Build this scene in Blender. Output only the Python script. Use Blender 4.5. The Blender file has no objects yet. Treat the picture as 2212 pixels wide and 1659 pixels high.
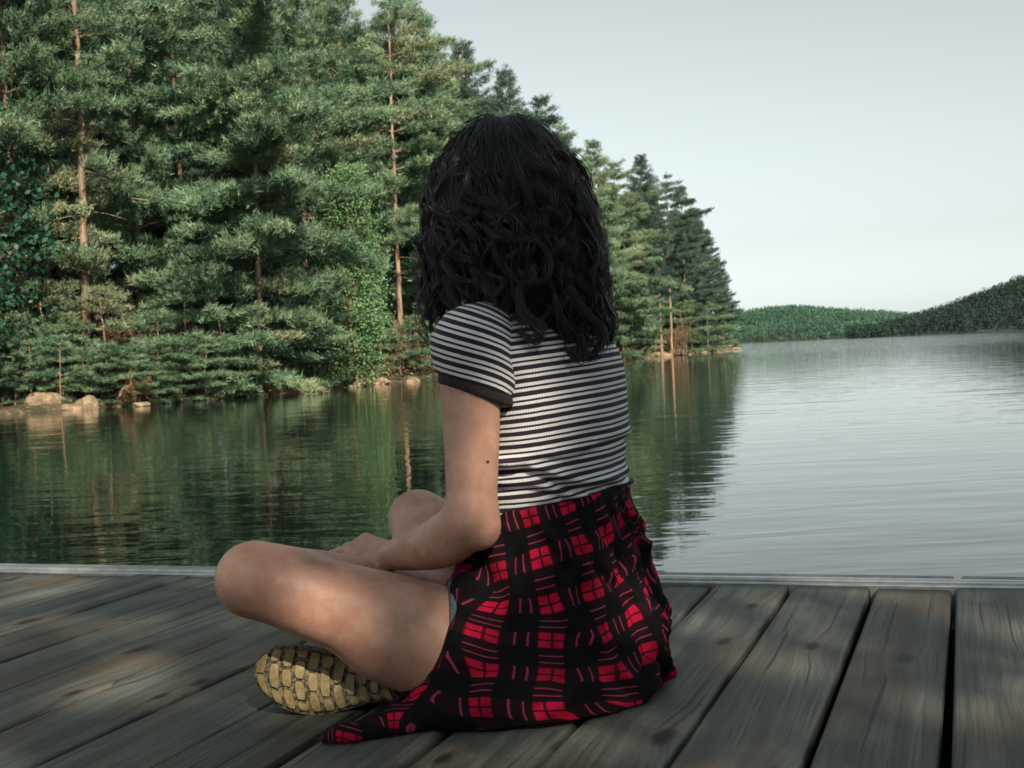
import bpy, math, random
import numpy as np
from mathutils import Matrix, Vector

R = math.radians
PI = math.pi
rng = np.random.default_rng(7)
random.seed(7)
scene = bpy.context.scene
COL = scene.collection

# ------------------------------------------------------------------ camera
CAM_Z, DOCK_Z, FPX = 1.08, 0.60, 2800.0
PITCH, ROLL = R(1.37), R(-2.64)
CAMR = Matrix.Rotation(PI / 2 - PITCH, 3, 'X') @ Matrix.Rotation(ROLL, 3, 'Z')
CAMN = np.array(CAMR)


def P(px, py, depth):
    """a measured point of the photograph (2212 px wide) at a given distance -> world"""
    v = CAMN @ np.array([(px - 1106.0) / FPX, -(py - 829.5) / FPX, -1.0])
    v = v / v[1] * depth
    return np.array([v[0], v[1], v[2] + CAM_Z])


def hor(px):
    return 763.0 - 0.046 * (px - 1106.0)


def on_plane(px, py, z):
    v = CAMN @ np.array([(px - 1106.0) / FPX, -(py - 829.5) / FPX, -1.0])
    t = (z - CAM_Z) / v[2]
    return np.array([v[0] * t, v[1] * t, z])


cam = bpy.data.cameras.new("camera")
cam_o = bpy.data.objects.new("camera", cam)
COL.objects.link(cam_o)
cam.sensor_width = 36.0
cam.lens = 36.0 * FPX / 2212.0
cam.clip_start, cam.clip_end = 0.05, 12000
M4 = CAMR.to_4x4()
M4.translation = Vector((0, 0, CAM_Z))
cam_o.matrix_world = M4
cam.dof.use_dof = True
cam.dof.focus_distance = 1.78
cam.dof.aperture_fstop = 26
scene.camera = cam_o

# ------------------------------------------------------------------ light
SUN_AZ, SUN_EL = R(160), R(36)          # azimuth from +Y towards +X
world = bpy.data.worlds.new("World")
scene.world = world
world.use_nodes = True
wn, wl = world.node_tree.nodes, world.node_tree.links
wn.clear()
sky = wn.new('ShaderNodeTexSky')
sky.sky_type = 'NISHITA'
sky.sun_disc = False
sky.sun_elevation, sky.sun_rotation = SUN_EL, SUN_AZ
sky.air_density, sky.dust_density, sky.ozone_density = 1.0, 0.6, 1.0
hsv = wn.new('ShaderNodeHueSaturation')
hsv.inputs['Saturation'].default_value = 0.13
tint = wn.new('ShaderNodeMix'); tint.data_type = 'RGBA'; tint.blend_type = 'MULTIPLY'
tint.inputs[0].default_value = 1.0
tint.inputs[7].default_value = (0.90, 1.0, 0.98, 1)
bg = wn.new('ShaderNodeBackground')
bg.inputs[1].default_value = 0.073
out = wn.new('ShaderNodeOutputWorld')
wl.new(sky.outputs[0], hsv.inputs['Color'])
wl.new(hsv.outputs[0], tint.inputs[6])
wl.new(tint.outputs[2], bg.inputs[0])
wl.new(bg.outputs[0], out.inputs[0])

sun = bpy.data.lights.new("sun", 'SUN')
sun.energy, sun.angle, sun.color = 5.0, R(0.55), (1.0, 0.89, 0.70)
sun_o = bpy.data.objects.new("sun", sun)
COL.objects.link(sun_o)
SUND = Vector((math.sin(SUN_AZ) * math.cos(SUN_EL), math.cos(SUN_AZ) * math.cos(SUN_EL), math.sin(SUN_EL)))
sun_o.rotation_euler = (-SUND).to_track_quat('-Z', 'Y').to_euler()

scene.view_settings.view_transform = 'Standard'
scene.view_settings.look = 'None'
scene.view_settings.exposure = 0.80
scene.view_settings.gamma = 1.0
scene.cycles.use_denoising = True
scene.cycles.max_bounces = 6
scene.cycles.diffuse_bounces = 3
scene.cycles.glossy_bounces = 3
scene.cycles.transparent_max_bounces = 4
scene.cycles.caustics_reflective = False
scene.cycles.caustics_refractive = False


# ------------------------------------------------------------------ node helper
class NT:
    def __init__(self, name):
        self.m = bpy.data.materials.new(name)
        self.m.use_nodes = True
        self.t = self.m.node_tree
        self.t.nodes.clear()
        self.out = self.t.nodes.new('ShaderNodeOutputMaterial')

    def n(self, typ, **kw):
        nd = self.t.nodes.new('ShaderNode' + typ)
        for k, v in kw.items():
            if k.startswith('i_'):
                k = k[2:]
                key = int(k) if k.isdigit() else k.replace('_', ' ')
                s = nd.inputs[key]
                if isinstance(v, bpy.types.NodeSocket):
                    self.t.links.new(v, s)
                else:
                    s.default_value = v
            else:
                setattr(nd, k, v)
        return nd

    def math(self, op, a, b=None, c=None, clamp=False):
        nd = self.t.nodes.new('ShaderNodeMath')
        nd.operation = op
        nd.use_clamp = clamp
        for i, v in enumerate((a, b, c)):
            if v is None:
                continue
            if isinstance(v, bpy.types.NodeSocket):
                self.t.links.new(v, nd.inputs[i])
            else:
                nd.inputs[i].default_value = v
        return nd.outputs[0]

    def mix(self, f, a, b, blend='MIX'):
        nd = self.t.nodes.new('ShaderNodeMix')
        nd.data_type = 'RGBA'
        nd.blend_type = blend
        for i, v in ((0, f), (6, a), (7, b)):
            if isinstance(v, bpy.types.NodeSocket):
                self.t.links.new(v, nd.inputs[i])
            elif i == 0:
                nd.inputs[0].default_value = v
            else:
                nd.inputs[i].default_value = (*v, 1) if len(v) == 3 else v
        return nd.outputs[2]

    def smooth(self, x, lo, hi, a=0.0, b=1.0):
        nd = self.n('MapRange', interpolation_type='SMOOTHSTEP', i_0=x, i_1=lo, i_2=hi, i_3=a, i_4=b)
        return nd.outputs[0]

    def noise(self, vec, scale, detail=2.0, rough=0.5, dist=0.0):
        nd = self.n('TexNoise', i_Scale=scale, i_Detail=detail, i_Roughness=rough, i_Distortion=dist)
        if vec is not None:
            self.t.links.new(vec, nd.inputs['Vector'])
        return nd.outputs['Fac']

    def vscale(self, vec, s):
        return self.n('Mapping', i_Vector=vec, i_Scale=s).outputs[0]

    def attr(self, name):
        return self.n('Attribute', attribute_name=name).outputs['Fac']

    def coord(self, kind='Object'):
        return self.n('TexCoord').outputs[kind]

    def bump(self, h, strength=0.3, distance=0.01, normal=None):
        nd = self.n('Bump', i_Strength=strength, i_Distance=distance, i_Height=h)
        if normal is not None:
            self.t.links.new(normal, nd.inputs['Normal'])
        return nd.outputs[0]

    def done(self, sh):
        self.t.links.new(sh, self.out.inputs[0])
        return self.m

    def princ(self, color, rough=0.6, normal=None, **kw):
        nd = self.n('BsdfPrincipled')
        for key, v in (('Base Color', color), ('Roughness', rough), ('Normal', normal)):
            if v is None:
                continue
            if isinstance(v, bpy.types.NodeSocket):
                self.t.links.new(v, nd.inputs[key])
            elif key == 'Base Color':
                nd.inputs[key].default_value = (*v, 1)
            else:
                nd.inputs[key].default_value = v
        for k, v in kw.items():
            nd.inputs[k.replace('_', ' ')].default_value = v
        return nd


# ------------------------------------------------------------------ mesh helpers
def np_mesh(name, verts, faces, smooth=True, mats=(), attrs=None):
    """faces: int array (n,k), k constant, or a list of such arrays"""
    me = bpy.data.meshes.new(name)
    verts = np.asarray(verts, np.float32)
    fl = faces if isinstance(faces, list) else [faces]
    fl = [np.asarray(f, np.int32) for f in fl if len(f)]
    me.vertices.add(len(verts))
    me.vertices.foreach_set('co', verts.ravel())
    nl = sum(f.size for f in fl)
    npoly = sum(len(f) for f in fl)
    me.loops.add(nl)
    me.loops.foreach_set('vertex_index', np.concatenate([f.ravel() for f in fl]))
    me.polygons.add(npoly)
    ks = np.concatenate([np.full(len(f), f.shape[1]) for f in fl])
    st = np.concatenate([[0], np.cumsum(ks)[:-1]]).astype(np.int32)
    me.polygons.foreach_set('loop_start', st)
    me.update(calc_edges=True)
    me.polygons.foreach_set('use_smooth', np.full(npoly, bool(smooth)))
    for m in mats:
        me.materials.append(m)
    for k, v in (attrs or {}).items():
        a = me.attributes.new(k, 'FLOAT', 'POINT')
        a.data.foreach_set('value', np.asarray(v, np.float32))
    me.validate()
    return me


def add(name, me, parent=None, loc=None):
    o = bpy.data.objects.new(name, me)
    COL.objects.link(o)
    if parent is not None:
        o.parent = parent
    if loc is not None:
        o.location = loc
    return o


def tag(o, label=None, cat=None, group=None, kind=None):
    if label: o['label'] = label
    if cat: o['category'] = cat
    if group: o['group'] = group
    if kind: o['kind'] = kind
    return o


def empty(name, loc, label, cat, group=None):
    o = bpy.data.objects.new(name, None)
    o.empty_display_size = 0.1
    COL.objects.link(o)
    o.location = loc
    return tag(o, label, cat, group)


def tubes(paths, radii, sides=5):
    """paths: list of (n,3); radii: list of (n,) -> verts, quads"""
    V, F, off = [], [], 0
    for p, r in zip(paths, radii):
        p = np.asarray(p, float)
        n = len(p)
        t = np.gradient(p, axis=0)
        t /= np.linalg.norm(t, axis=1, keepdims=True) + 1e-9
        ref = np.array([0.31, 0.17, 0.93]) if abs(t[0, 2]) < 0.8 else np.array([1.0, 0.2, 0.1])
        a = np.cross(t, ref); a /= np.linalg.norm(a, axis=1, keepdims=True) + 1e-9
        b = np.cross(t, a)
        ang = np.arange(sides) * 2 * PI / sides
        ring = (a[:, None, :] * np.cos(ang)[None, :, None] + b[:, None, :] * np.sin(ang)[None, :, None])
        V.append((p[:, None, :] + ring * np.asarray(r)[:, None, None]).reshape(-1, 3))
        i = np.arange(n - 1)[:, None] * sides
        j = np.arange(sides)[None, :]
        j2 = (j + 1) % sides
        F.append((np.stack([i + j, i + j2, i + sides + j2, i + sides + j], -1) + off).reshape(-1, 4))
        off += n * sides
    return np.concatenate(V), np.concatenate(F)


def vnoise(p, freq, seed=0):
    """cheap smooth value noise in numpy, -1..1"""
    q = np.asarray(p) * freq + seed * 17.13
    i = np.floor(q).astype(np.int64)
    f = q - i
    f = f * f * (3 - 2 * f)

    def h(ix, iy, iz):
        n = (ix * 374761393 + iy * 668265263 + iz * 1440662683 + seed * 974711) & 0x7fffffff
        n = ((n ^ (n >> 13)) * 1274126177) & 0x7fffffff
        n = n ^ (n >> 16)
        return (n & 0xffff) / 32767.5 - 1
    r = 0
    for dx in (0, 1):
        for dy in (0, 1):
            for dz in (0, 1):
                w = (f[..., 0] if dx else 1 - f[..., 0]) * (f[..., 1] if dy else 1 - f[..., 1]) * (f[..., 2] if dz else 1 - f[..., 2])
                r = r + w * h(i[..., 0] + dx, i[..., 1] + dy, i[..., 2] + dz)
    return r


# ------------------------------------------------------------------ signed-distance modelling
class Grid:
    def __init__(self, lo, hi, h):
        self.lo, self.h = np.array(lo, float), h
        self.n = np.ceil((np.array(hi) - lo) / h).astype(int) + 1
        self.S = np.full(self.n, 1.0, np.float32)

    def _box(self, lo, hi):
        a = np.clip(np.floor((lo - self.lo) / self.h).astype(int), 0, self.n)
        b = np.clip(np.ceil((hi - self.lo) / self.h).astype(int) + 1, 0, self.n)
        if np.any(b <= a):
            return None
        ax = [(self.lo[i] + self.h * np.arange(a[i], b[i])).astype(np.float32) for i in range(3)]
        X, Y, Z = ax[0][:, None, None], ax[1][None, :, None], ax[2][None, None, :]
        return tuple(slice(a[i], b[i]) for i in range(3)), X, Y, Z

    def _union(self, sl, d, k):
        s = self.S[sl]
        if k > 0:
            hh = np.maximum(k - np.abs(s - d), 0) / k
            self.S[sl] = np.minimum(s, d) - hh * hh * k * 0.25
        else:
            self.S[sl] = np.minimum(s, d)

    def cone(self, a, b, ra, rb, k=0.02, off=0.0, flat=None):
        a, b = np.asarray(a, float), np.asarray(b, float)
        ra, rb = ra + off, rb + off
        m = max(ra, rb) + k + 3 * self.h + 0.01
        bx = self._box(np.minimum(a, b) - m, np.maximum(a, b) + m)
        if bx is None: return
        sl, X, Y, Z = bx
        d = b - a
        L2 = max(float(d @ d), 1e-9)
        t = np.clip(((X - a[0]) * d[0] + (Y - a[1]) * d[1] + (Z - a[2]) * d[2]) / L2, 0, 1)
        zf = 1.0 if flat is None else flat
        D = np.sqrt((X - a[0] - t * d[0]) ** 2 + (Y - a[1] - t * d[1]) ** 2 + ((Z - a[2] - t * d[2]) / zf) ** 2) - (ra + t * (rb - ra))
        self._union(sl, D * min(1.0, zf), k)

    def chain(self, pts, rad, k=0.02, off=0.0, sub=5):
        """a limb through the points: one smooth tapering sweep, joined on with k"""
        c = np.array(pts, float); r = np.array(rad, float)
        n = len(c)
        if n > 2:
            u = np.concatenate([[0], np.cumsum(np.linalg.norm(np.diff(c, axis=0), axis=1))])
            kk = np.concatenate([np.linspace(u[i], u[i + 1], sub, endpoint=False) for i in range(n - 1)] + [[u[-1]]])
            cr = np.concatenate([c, r[:, None]], 1)
            m = np.gradient(cr, u, axis=0)
            i_ = np.clip(np.searchsorted(u, kk) - 1, 0, n - 2)
            hh = (u[i_ + 1] - u[i_])[:, None]; s = (kk - u[i_])[:, None] / hh
            q = (2 * s**3 - 3 * s**2 + 1) * cr[i_] + (s**3 - 2 * s**2 + s) * hh * m[i_] + (-2 * s**3 + 3 * s**2) * cr[i_ + 1] + (s**3 - s**2) * hh * m[i_ + 1]
            c, r = q[:, :3], q[:, 3]
        m = r.max() + off + k + 3 * self.h + 0.01
        bx = self._box(c.min(0) - m, c.max(0) + m)
        if bx is None: return
        sl, X, Y, Z = bx
        D = None
        for a, b, ra, rb in zip(c[:-1], c[1:], r[:-1] + off, r[1:] + off):
            d = b - a
            t = np.clip(((X - a[0]) * d[0] + (Y - a[1]) * d[1] + (Z - a[2]) * d[2]) / max(float(d @ d), 1e-9), 0, 1)
            e = np.sqrt((X - a[0] - t * d[0]) ** 2 + (Y - a[1] - t * d[1]) ** 2 + (Z - a[2] - t * d[2]) ** 2) - (ra + t * (rb - ra))
            D = e if D is None else np.minimum(D, e)
        self._union(sl, D, k)

    def ell(self, c, r, rot=None, k=0.02, off=0.0):
        c, r = np.asarray(c, float), np.asarray(r, float) + off
        m = r.max() + k + 3 * self.h + 0.01
        bx = self._box(c - m, c + m)
        if bx is None: return
        sl, X, Y, Z = bx
        x, y, z = X - c[0], Y - c[1], Z - c[2]
        if rot is not None:
            q = np.asarray(rot).T
            x, y, z = q[0, 0] * x + q[0, 1] * y + q[0, 2] * z, q[1, 0] * x + q[1, 1] * y + q[1, 2] * z, q[2, 0] * x + q[2, 1] * y + q[2, 2] * z
        k0 = np.sqrt((x / r[0]) ** 2 + (y / r[1]) ** 2 + (z / r[2]) ** 2)
        k1 = np.sqrt((x / r[0] ** 2) ** 2 + (y / r[1] ** 2) ** 2 + (z / r[2] ** 2) ** 2) + 1e-6
        self._union(sl, k0 * (k0 - 1) / k1, k)

    def tube(self, tab, off=0.0, k=0.02, zlo=None, zhi=None, expo=2.25):
        """stack of turned ellipses: rows (z, cx, cy, a, b, yaw)"""
        tab = np.asarray(tab, float)
        zlo = tab[0, 0] if zlo is None else zlo
        zhi = tab[-1, 0] if zhi is None else zhi
        m = 0.06
        bx = self._box(np.array([-0.3, 1.5, zlo - m]), np.array([0.4, 2.2, zhi + m]))
        sl, X, Y, Z = bx
        z = Z[0, 0]
        zc = np.clip(z, tab[0, 0], tab[-1, 0])

        def ip(c):
            # smooth (Catmull-Rom) interpolation of a column
            zt, v = tab[:, 0], tab[:, c]
            g = np.gradient(v, zt)
            i = np.clip(np.searchsorted(zt, zc) - 1, 0, len(zt) - 2)
            hh = zt[i + 1] - zt[i]
            t = (zc - zt[i]) / hh
            return ((2 * t**3 - 3 * t**2 + 1) * v[i] + (t**3 - 2 * t**2 + t) * hh * g[i]
                    + (-2 * t**3 + 3 * t**2) * v[i + 1] + (t**3 - t**2) * hh * g[i + 1]).astype(np.float32)[None, None, :]
        cx, cy, a, b, yaw = ip(1), ip(2), ip(3) + off, ip(4) + off, np.radians(ip(5))
        x, y = X - cx, Y - cy
        # left axis L = (-cos, -sin), back axis B = (sin, -cos)
        u = np.abs(-np.cos(yaw) * x - np.sin(yaw) * y) / a
        v = np.abs(np.sin(yaw) * x - np.cos(yaw) * y) / b
        q = (u ** expo + v ** expo + 1e-9) ** (1 / expo)
        D = (q - 1) * np.minimum(a, b) * 1.05
        D = np.maximum(D, np.maximum(zlo - Z, Z - zhi))
        self._union(sl, D, k)

    def cut(self, n, c):
        """keep the half space where n.p <= c"""
        X = (self.lo[0] + self.h * np.arange(self.n[0]))[:, None, None]
        Y = (self.lo[1] + self.h * np.arange(self.n[1]))[None, :, None]
        Z = (self.lo[2] + self.h * np.arange(self.n[2]))[None, None, :]
        n = np.asarray(n, float)
        L = np.linalg.norm(n)
        self.S = np.maximum(self.S, ((n[0] * X + n[1] * Y + n[2] * Z - c) / L).astype(np.float32))

    def mesh(self, smooth=2):
        S = self.S
        # closed at the border of the grid
        for ax in range(3):
            ix = [slice(None)] * 3
            for e in (0, -1):
                ix[ax] = e
                S[tuple(ix)] = np.maximum(S[tuple(ix)], 1e-3)
        ins = S < 0
        nx, ny, nz = S.shape
        cnt = np.zeros((nx - 1, ny - 1, nz - 1), np.int8)
        for i in (0, 1):
            for j in (0, 1):
                for k in (0, 1):
                    cnt += ins[i:nx - 1 + i, j:ny - 1 + j, k:nz - 1 + k]
        act = (cnt > 0) & (cnt < 8)
        I, J, K = np.nonzero(act)
        idx = np.full(act.shape, -1, np.int32)
        idx[act] = np.arange(len(I))
        acc = np.zeros((len(I), 3)); num = np.zeros(len(I))
        cs = [(i, j, k) for i in (0, 1) for j in (0, 1) for k in (0, 1)]
        for a in cs:
            for ax in range(3):
                if a[ax]: continue
                b = list(a); b[ax] = 1
                sa = S[I + a[0], J + a[1], K + a[2]]; sb = S[I + b[0], J + b[1], K + b[2]]
                m = (sa < 0) != (sb < 0)
                t = np.where(m, sa / np.where(m, sa - sb, 1), 0)
                pos = np.repeat(np.array([a], float), len(I), 0)
                pos[:, ax] += t
                acc += pos * m[:, None]; num += m
        V = self.lo + self.h * (np.stack([I, J, K], 1) + acc / num[:, None])
        F = []
        for ax in range(3):
            o1, o2 = (ax + 1) % 3, (ax + 2) % 3
            s0 = [slice(None)] * 3; s1 = [slice(None)] * 3
            s0[ax] = slice(0, -1); s1[ax] = slice(1, None)
            a, b = ins[tuple(s0)], ins[tuple(s1)]
            E = np.argwhere(a != b)
            ok = (E[:, o1] > 0) & (E[:, o2] > 0) & (E[:, o1] < S.shape[o1] - 1) & (E[:, o2] < S.shape[o2] - 1)
            E = E[ok]
            if not len(E): continue
            q = []
            for (d1, d2) in ((-1, -1), (0, -1), (0, 0), (-1, 0)):
                c = E.copy(); c[:, o1] += d1; c[:, o2] += d2
                q.append(idx[c[:, 0], c[:, 1], c[:, 2]])
            q = np.stack(q, 1)
            flip = ~a[E[:, 0], E[:, 1], E[:, 2]]
            q[flip] = q[flip][:, ::-1]
            F.append(q)
        F = np.concatenate(F)
        V = laplace(V, F, smooth)
        return V, F


def laplace(V, F, it, lam=0.5):
    e = np.concatenate([F[:, [i, (i + 1) % F.shape[1]]] for i in range(F.shape[1])])
    n = len(V)
    deg = np.bincount(e[:, 0], minlength=n) + np.bincount(e[:, 1], minlength=n)
    for q in range(it):
        for l in (lam, -lam * 1.02):
            A = np.stack([np.bincount(e[:, 0], V[e[:, 1], c], n) + np.bincount(e[:, 1], V[e[:, 0], c], n) for c in range(3)], 1)
            V = V + l * (A / np.maximum(deg, 1)[:, None] - V)
    return V


def normals(V, F):
    n = np.cross(V[F[:, 2]] - V[F[:, 0]], V[F[:, 3 if F.shape[1] == 4 else 1]] - V[F[:, 1 if F.shape[1] == 4 else 0]])
    N = np.zeros_like(V)
    for i in range(F.shape[1]):
        for c in range(3):
            N[:, c] += np.bincount(F[:, i], n[:, c], len(V))
    return N / (np.linalg.norm(N, axis=1, keepdims=True) + 1e-12)

SHADE_TREES = [  # out of view, added to block the sun from girl and dock
    (7.4, -7.4, 'full', 0.80, 0.4, 'thick unseen pine added behind the dock for shade, right of the leafy trees'),
    (1.95, -6.5, 'leafy', 0.57, 0.5, 'lower unseen leafy tree added behind the dock to shade its boards'),
    (5.1, -6.7, 'leafy', 1.04, 2.5, 'taller unseen leafy tree added to shade the girl, right of the lower one'),
]

# ------------------------------------------------------------------ materials of the setting
def mat_water():
    w = NT('lake_water')
    c = w.coord('Object')
    big = w.noise(w.vscale(c, (0.35, 0.6, 1)), 1.0, 2, 0.5, 0.3)
    mid = w.noise(w.vscale(c, (0.75, 2.3, 1)), 1.0, 2, 0.5, 0.5)
    fine = w.noise(w.vscale(c, (5.0, 11.0, 1)), 1.0, 2, 0.5, 0.2)
    # wind roughens the water in broad patches, most of it far out
    patch = w.noise(w.vscale(c, (0.012, 0.022, 1)), 1.0, 3, 0.55)
    y = w.n('SeparateXYZ', i_0=c).outputs[1]
    far = w.smooth(y, 25, 160, 0.0, 1.0)
    pm = w.math('MULTIPLY', w.smooth(patch, 0.42, 0.62), far)
    h = w.math('ADD', w.math('MULTIPLY', big, 0.050), w.math('MULTIPLY', mid, 0.0340))
    h = w.math('ADD', h, w.math('MULTIPLY', fine, 0.0042))
    h = w.math('ADD', h, w.math('MULTIPLY', w.math('MULTIPLY', mid, pm), 0.02))
    far2 = w.smooth(y, 60, 190, 0.0, 1.0)
    h = w.math('ADD', h, w.math('MULTIPLY', w.math('MULTIPLY', mid, far2), 0.09))
    nb = w.bump(h, 0.21, 1.0)
    b = w.princ((0.0025, 0.006, 0.006), 0.006, nb, IOR=1.39)
    return w.done(b.outputs[0])


def mat_wood():
    w = NT('weathered_wood')
    c = w.coord('Object')
    rnd = w.n('ObjectInfo').outputs['Random']
    sh = w.n('CombineXYZ', i_X=w.math('MULTIPLY', rnd, 37.0), i_Y=w.math('MULTIPLY', rnd, 91.0)).outputs[0]
    v = w.n('VectorMath', operation='ADD', i_0=c, i_1=sh).outputs[0]
    # knots: stretched cells, the grain bends round them
    kv = w.vscale(v, (8.5, 3.3, 1.0))
    vor = w.n('TexVoronoi', voronoi_dimensions='2D', feature='F1', i_Scale=1.0, i_Randomness=1.0, i_Vector=kv)
    d = vor.outputs['Distance']
    crnd = w.n('SeparateXYZ', i_0=vor.outputs['Color']).outputs[0]
    kn_on = w.math('GREATER_THAN', crnd, 0.52)
    wob = w.noise(v, 40, 2)
    d2 = w.math('ADD', d, w.math('MULTIPLY', wob, 0.08))
    ks = w.math('MULTIPLY_ADD', crnd, 0.14, 0.04)
    knot = w.math('MULTIPLY', w.math('SUBTRACT', 1.0, w.smooth(d2, w.math('MULTIPLY', ks, 0.55), w.math('MULTIPLY', ks, 1.25)), clamp=True), kn_on)
    halo = w.math('MULTIPLY', w.math('SUBTRACT', 1.0, w.smooth(d, 0.05, 0.5), clamp=True), kn_on)
    sx = w.n('SeparateXYZ', i_0=v)
    warp = w.noise(w.vscale(v, (6, 1.1, 1)), 1.0, 2)
    gx = w.math('ADD', sx.outputs[0], w.math('MULTIPLY', warp, 0.05))
    gx = w.math('ADD', gx, w.math('MULTIPLY', halo, 0.014))
    gv = w.n('CombineXYZ', i_X=w.math('MULTIPLY', gx, 250.0), i_Y=w.math('MULTIPLY', sx.outputs[1], 4.5), i_Z=sx.outputs[2]).outputs[0]
    grain = w.noise(gv, 1.0, 3, 0.6)
    gv2 = w.n('CombineXYZ', i_X=w.math('MULTIPLY', gx, 42.0), i_Y=w.math('MULTIPLY', sx.outputs[1], 0.9), i_Z=sx.outputs[2]).outputs[0]
    band = w.noise(gv2, 1.0, 2, 0.5)
    blotch = w.noise(w.vscale(v, (5, 2.2, 1)), 1.0, 4, 0.6)
    speck = w.noise(v, 210, 2, 0.6)
    col = w.mix(w.smooth(band, 0.3, 0.7), (0.054, 0.061, 0.054), (0.130, 0.140, 0.123))
    col = w.mix(w.math('MULTIPLY', w.smooth(grain, 0.45, 0.68), 0.80), col, (0.036, 0.035, 0.030))
    col = w.mix(w.math('MULTIPLY', w.smooth(blotch, 0.46, 0.7), 0.70), col, (0.118, 0.076, 0.043))
    col = w.mix(w.math('MULTIPLY', w.smooth(blotch, 0.46, 0.30), 0.45), col, (0.15, 0.178, 0.162))
    col = w.mix(w.math('MULTIPLY', w.smooth(speck, 0.60, 0.72), 0.8), col, (0.035, 0.033, 0.028))
    crack = w.noise(w.n('CombineXYZ', i_X=w.math('MULTIPLY', gx, 75.0), i_Y=w.math('MULTIPLY', sx.outputs[1], 1.4), i_Z=7.0).outputs[0], 1.0, 1, 0.4)
    col = w.mix(w.math('MULTIPLY', w.smooth(crack, 0.665, 0.70), 0.85), col, (0.018, 0.017, 0.014))
    col = w.mix(w.math('MULTIPLY', halo, 0.28), col, (0.14, 0.10, 0.065))
    col = w.mix(w.math('MULTIPLY', knot, 0.95), col, (0.016, 0.011, 0.008))
    tone = w.math('MULTIPLY_ADD', rnd, 0.45, 0.72)
    tv = w.n('CombineXYZ', i_X=tone, i_Y=tone, i_Z=tone).outputs[0]
    col = w.mix(1.0, col, tv, 'MULTIPLY')
    hgt = w.math('SUBTRACT', w.math('MULTIPLY', grain, -0.5), w.math('MULTIPLY', knot, 0.6))
    nb = w.bump(hgt, 0.55, 0.0025)
    return w.done(w.princ(col, 0.62, nb, Specular_IOR_Level=0.35).outputs[0])


def mat_simple(name, col, rough=0.6, var=0.25, scale=8, metallic=0.0, bump=0.0):
    w = NT(name)
    c = w.coord('Object')
    nz = w.noise(c, scale, 4, 0.6)
    lo = tuple(x * (1 - var) for x in col)
    hi = tuple(min(1, x * (1 + var)) for x in col)
    colr = w.mix(w.smooth(nz, 0.3, 0.7), lo, hi)
    nb = w.bump(nz, bump, 0.02) if bump else None
    return w.done(w.princ(colr, rough, nb, Metallic=metallic).outputs[0])


def mat_leaf(name, a, b, warm, warm_amt=0.25, scale=0.9, trans=0.09):
    w = NT(name)
    c = w.coord('Object')
    g = w.n('NewGeometry')
    rnd = w.n('ObjectInfo').outputs['Random']
    n1 = w.noise(c, scale, 3, 0.6)
    n2 = w.noise(g.outputs['Position'], 0.23, 2)
    isl = g.outputs['Random Per Island']
    col = w.mix(w.smooth(n1, 0.32, 0.68), a, b)
    col = w.mix(w.math('MULTIPLY', w.smooth(n2, 0.50, 0.72), warm_amt), col, warm)
    br = w.math('ADD', w.math('MULTIPLY_ADD', isl, 0.7, 0.62), w.math('MULTIPLY_ADD', rnd, 0.3, -0.15))
    bv = w.n('CombineXYZ', i_X=br, i_Y=br, i_Z=br).outputs[0]
    col = w.mix(1.0, col, bv, 'MULTIPLY')
    p = w.princ(col, 0.55, None, Specular_IOR_Level=0.3)
    tr = w.n('BsdfTranslucent', i_Color=col)
    mx = w.n('MixShader', i_0=trans)
    w.t.links.new(p.outputs[0], mx.inputs[1])
    w.t.links.new(tr.outputs[0], mx.inputs[2])
    return w.done(mx.outputs[0])


def mat_bark():
    w = NT('pine_bark')
    c = w.coord('Object')
    n1 = w.noise(w.vscale(c, (6, 6, 1.2)), 1.0, 4, 0.65)
    n2 = w.noise(c, 0.5, 2)
    col = w.mix(w.smooth(n1, 0.35, 0.65), (0.10, 0.065, 0.043), (0.36, 0.24, 0.155))
    col = w.mix(w.math('MULTIPLY', w.smooth(n2, 0.45, 0.65), 0.5), col, (0.34, 0.26, 0.20))
    nb = w.bump(n1, 0.6, 0.05)
    return w.done(w.princ(col, 0.85, nb).outputs[0])


def mat_ground():
    w = NT('forest_floor')
    c = w.coord('Object')
    n1 = w.noise(c, 0.7, 5, 0.65)
    n2 = w.noise(c, 5.0, 3, 0.6)
    col = w.mix(w.smooth(n1, 0.35, 0.65), (0.030, 0.032, 0.018), (0.11, 0.070, 0.036))
    col = w.mix(w.math('MULTIPLY', w.smooth(n2, 0.5, 0.7), 0.6), col, (0.26, 0.19, 0.12))
    nb = w.bump(n2, 0.7, 0.2)
    return w.done(w.princ(col, 0.9, nb).outputs[0])


def mat_rock():
    w = NT('shore_rock')
    c = w.coord('Object')
    n1 = w.noise(c, 2.2, 5, 0.65)
    n2 = w.noise(c, 14, 3, 0.6)
    col = w.mix(w.smooth(n1, 0.35, 0.65), (0.14, 0.095, 0.058), (0.34, 0.25, 0.165))
    col = w.mix(w.math('MULTIPLY', w.smooth(n2, 0.52, 0.7), 0.6), col, (0.13, 0.10, 0.07))
    nb = w.bump(w.math('ADD', n1, w.math('MULTIPLY', n2, 0.3)), 0.8, 0.12)
    return w.done(w.princ(col, 0.85, nb).outputs[0])


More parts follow.
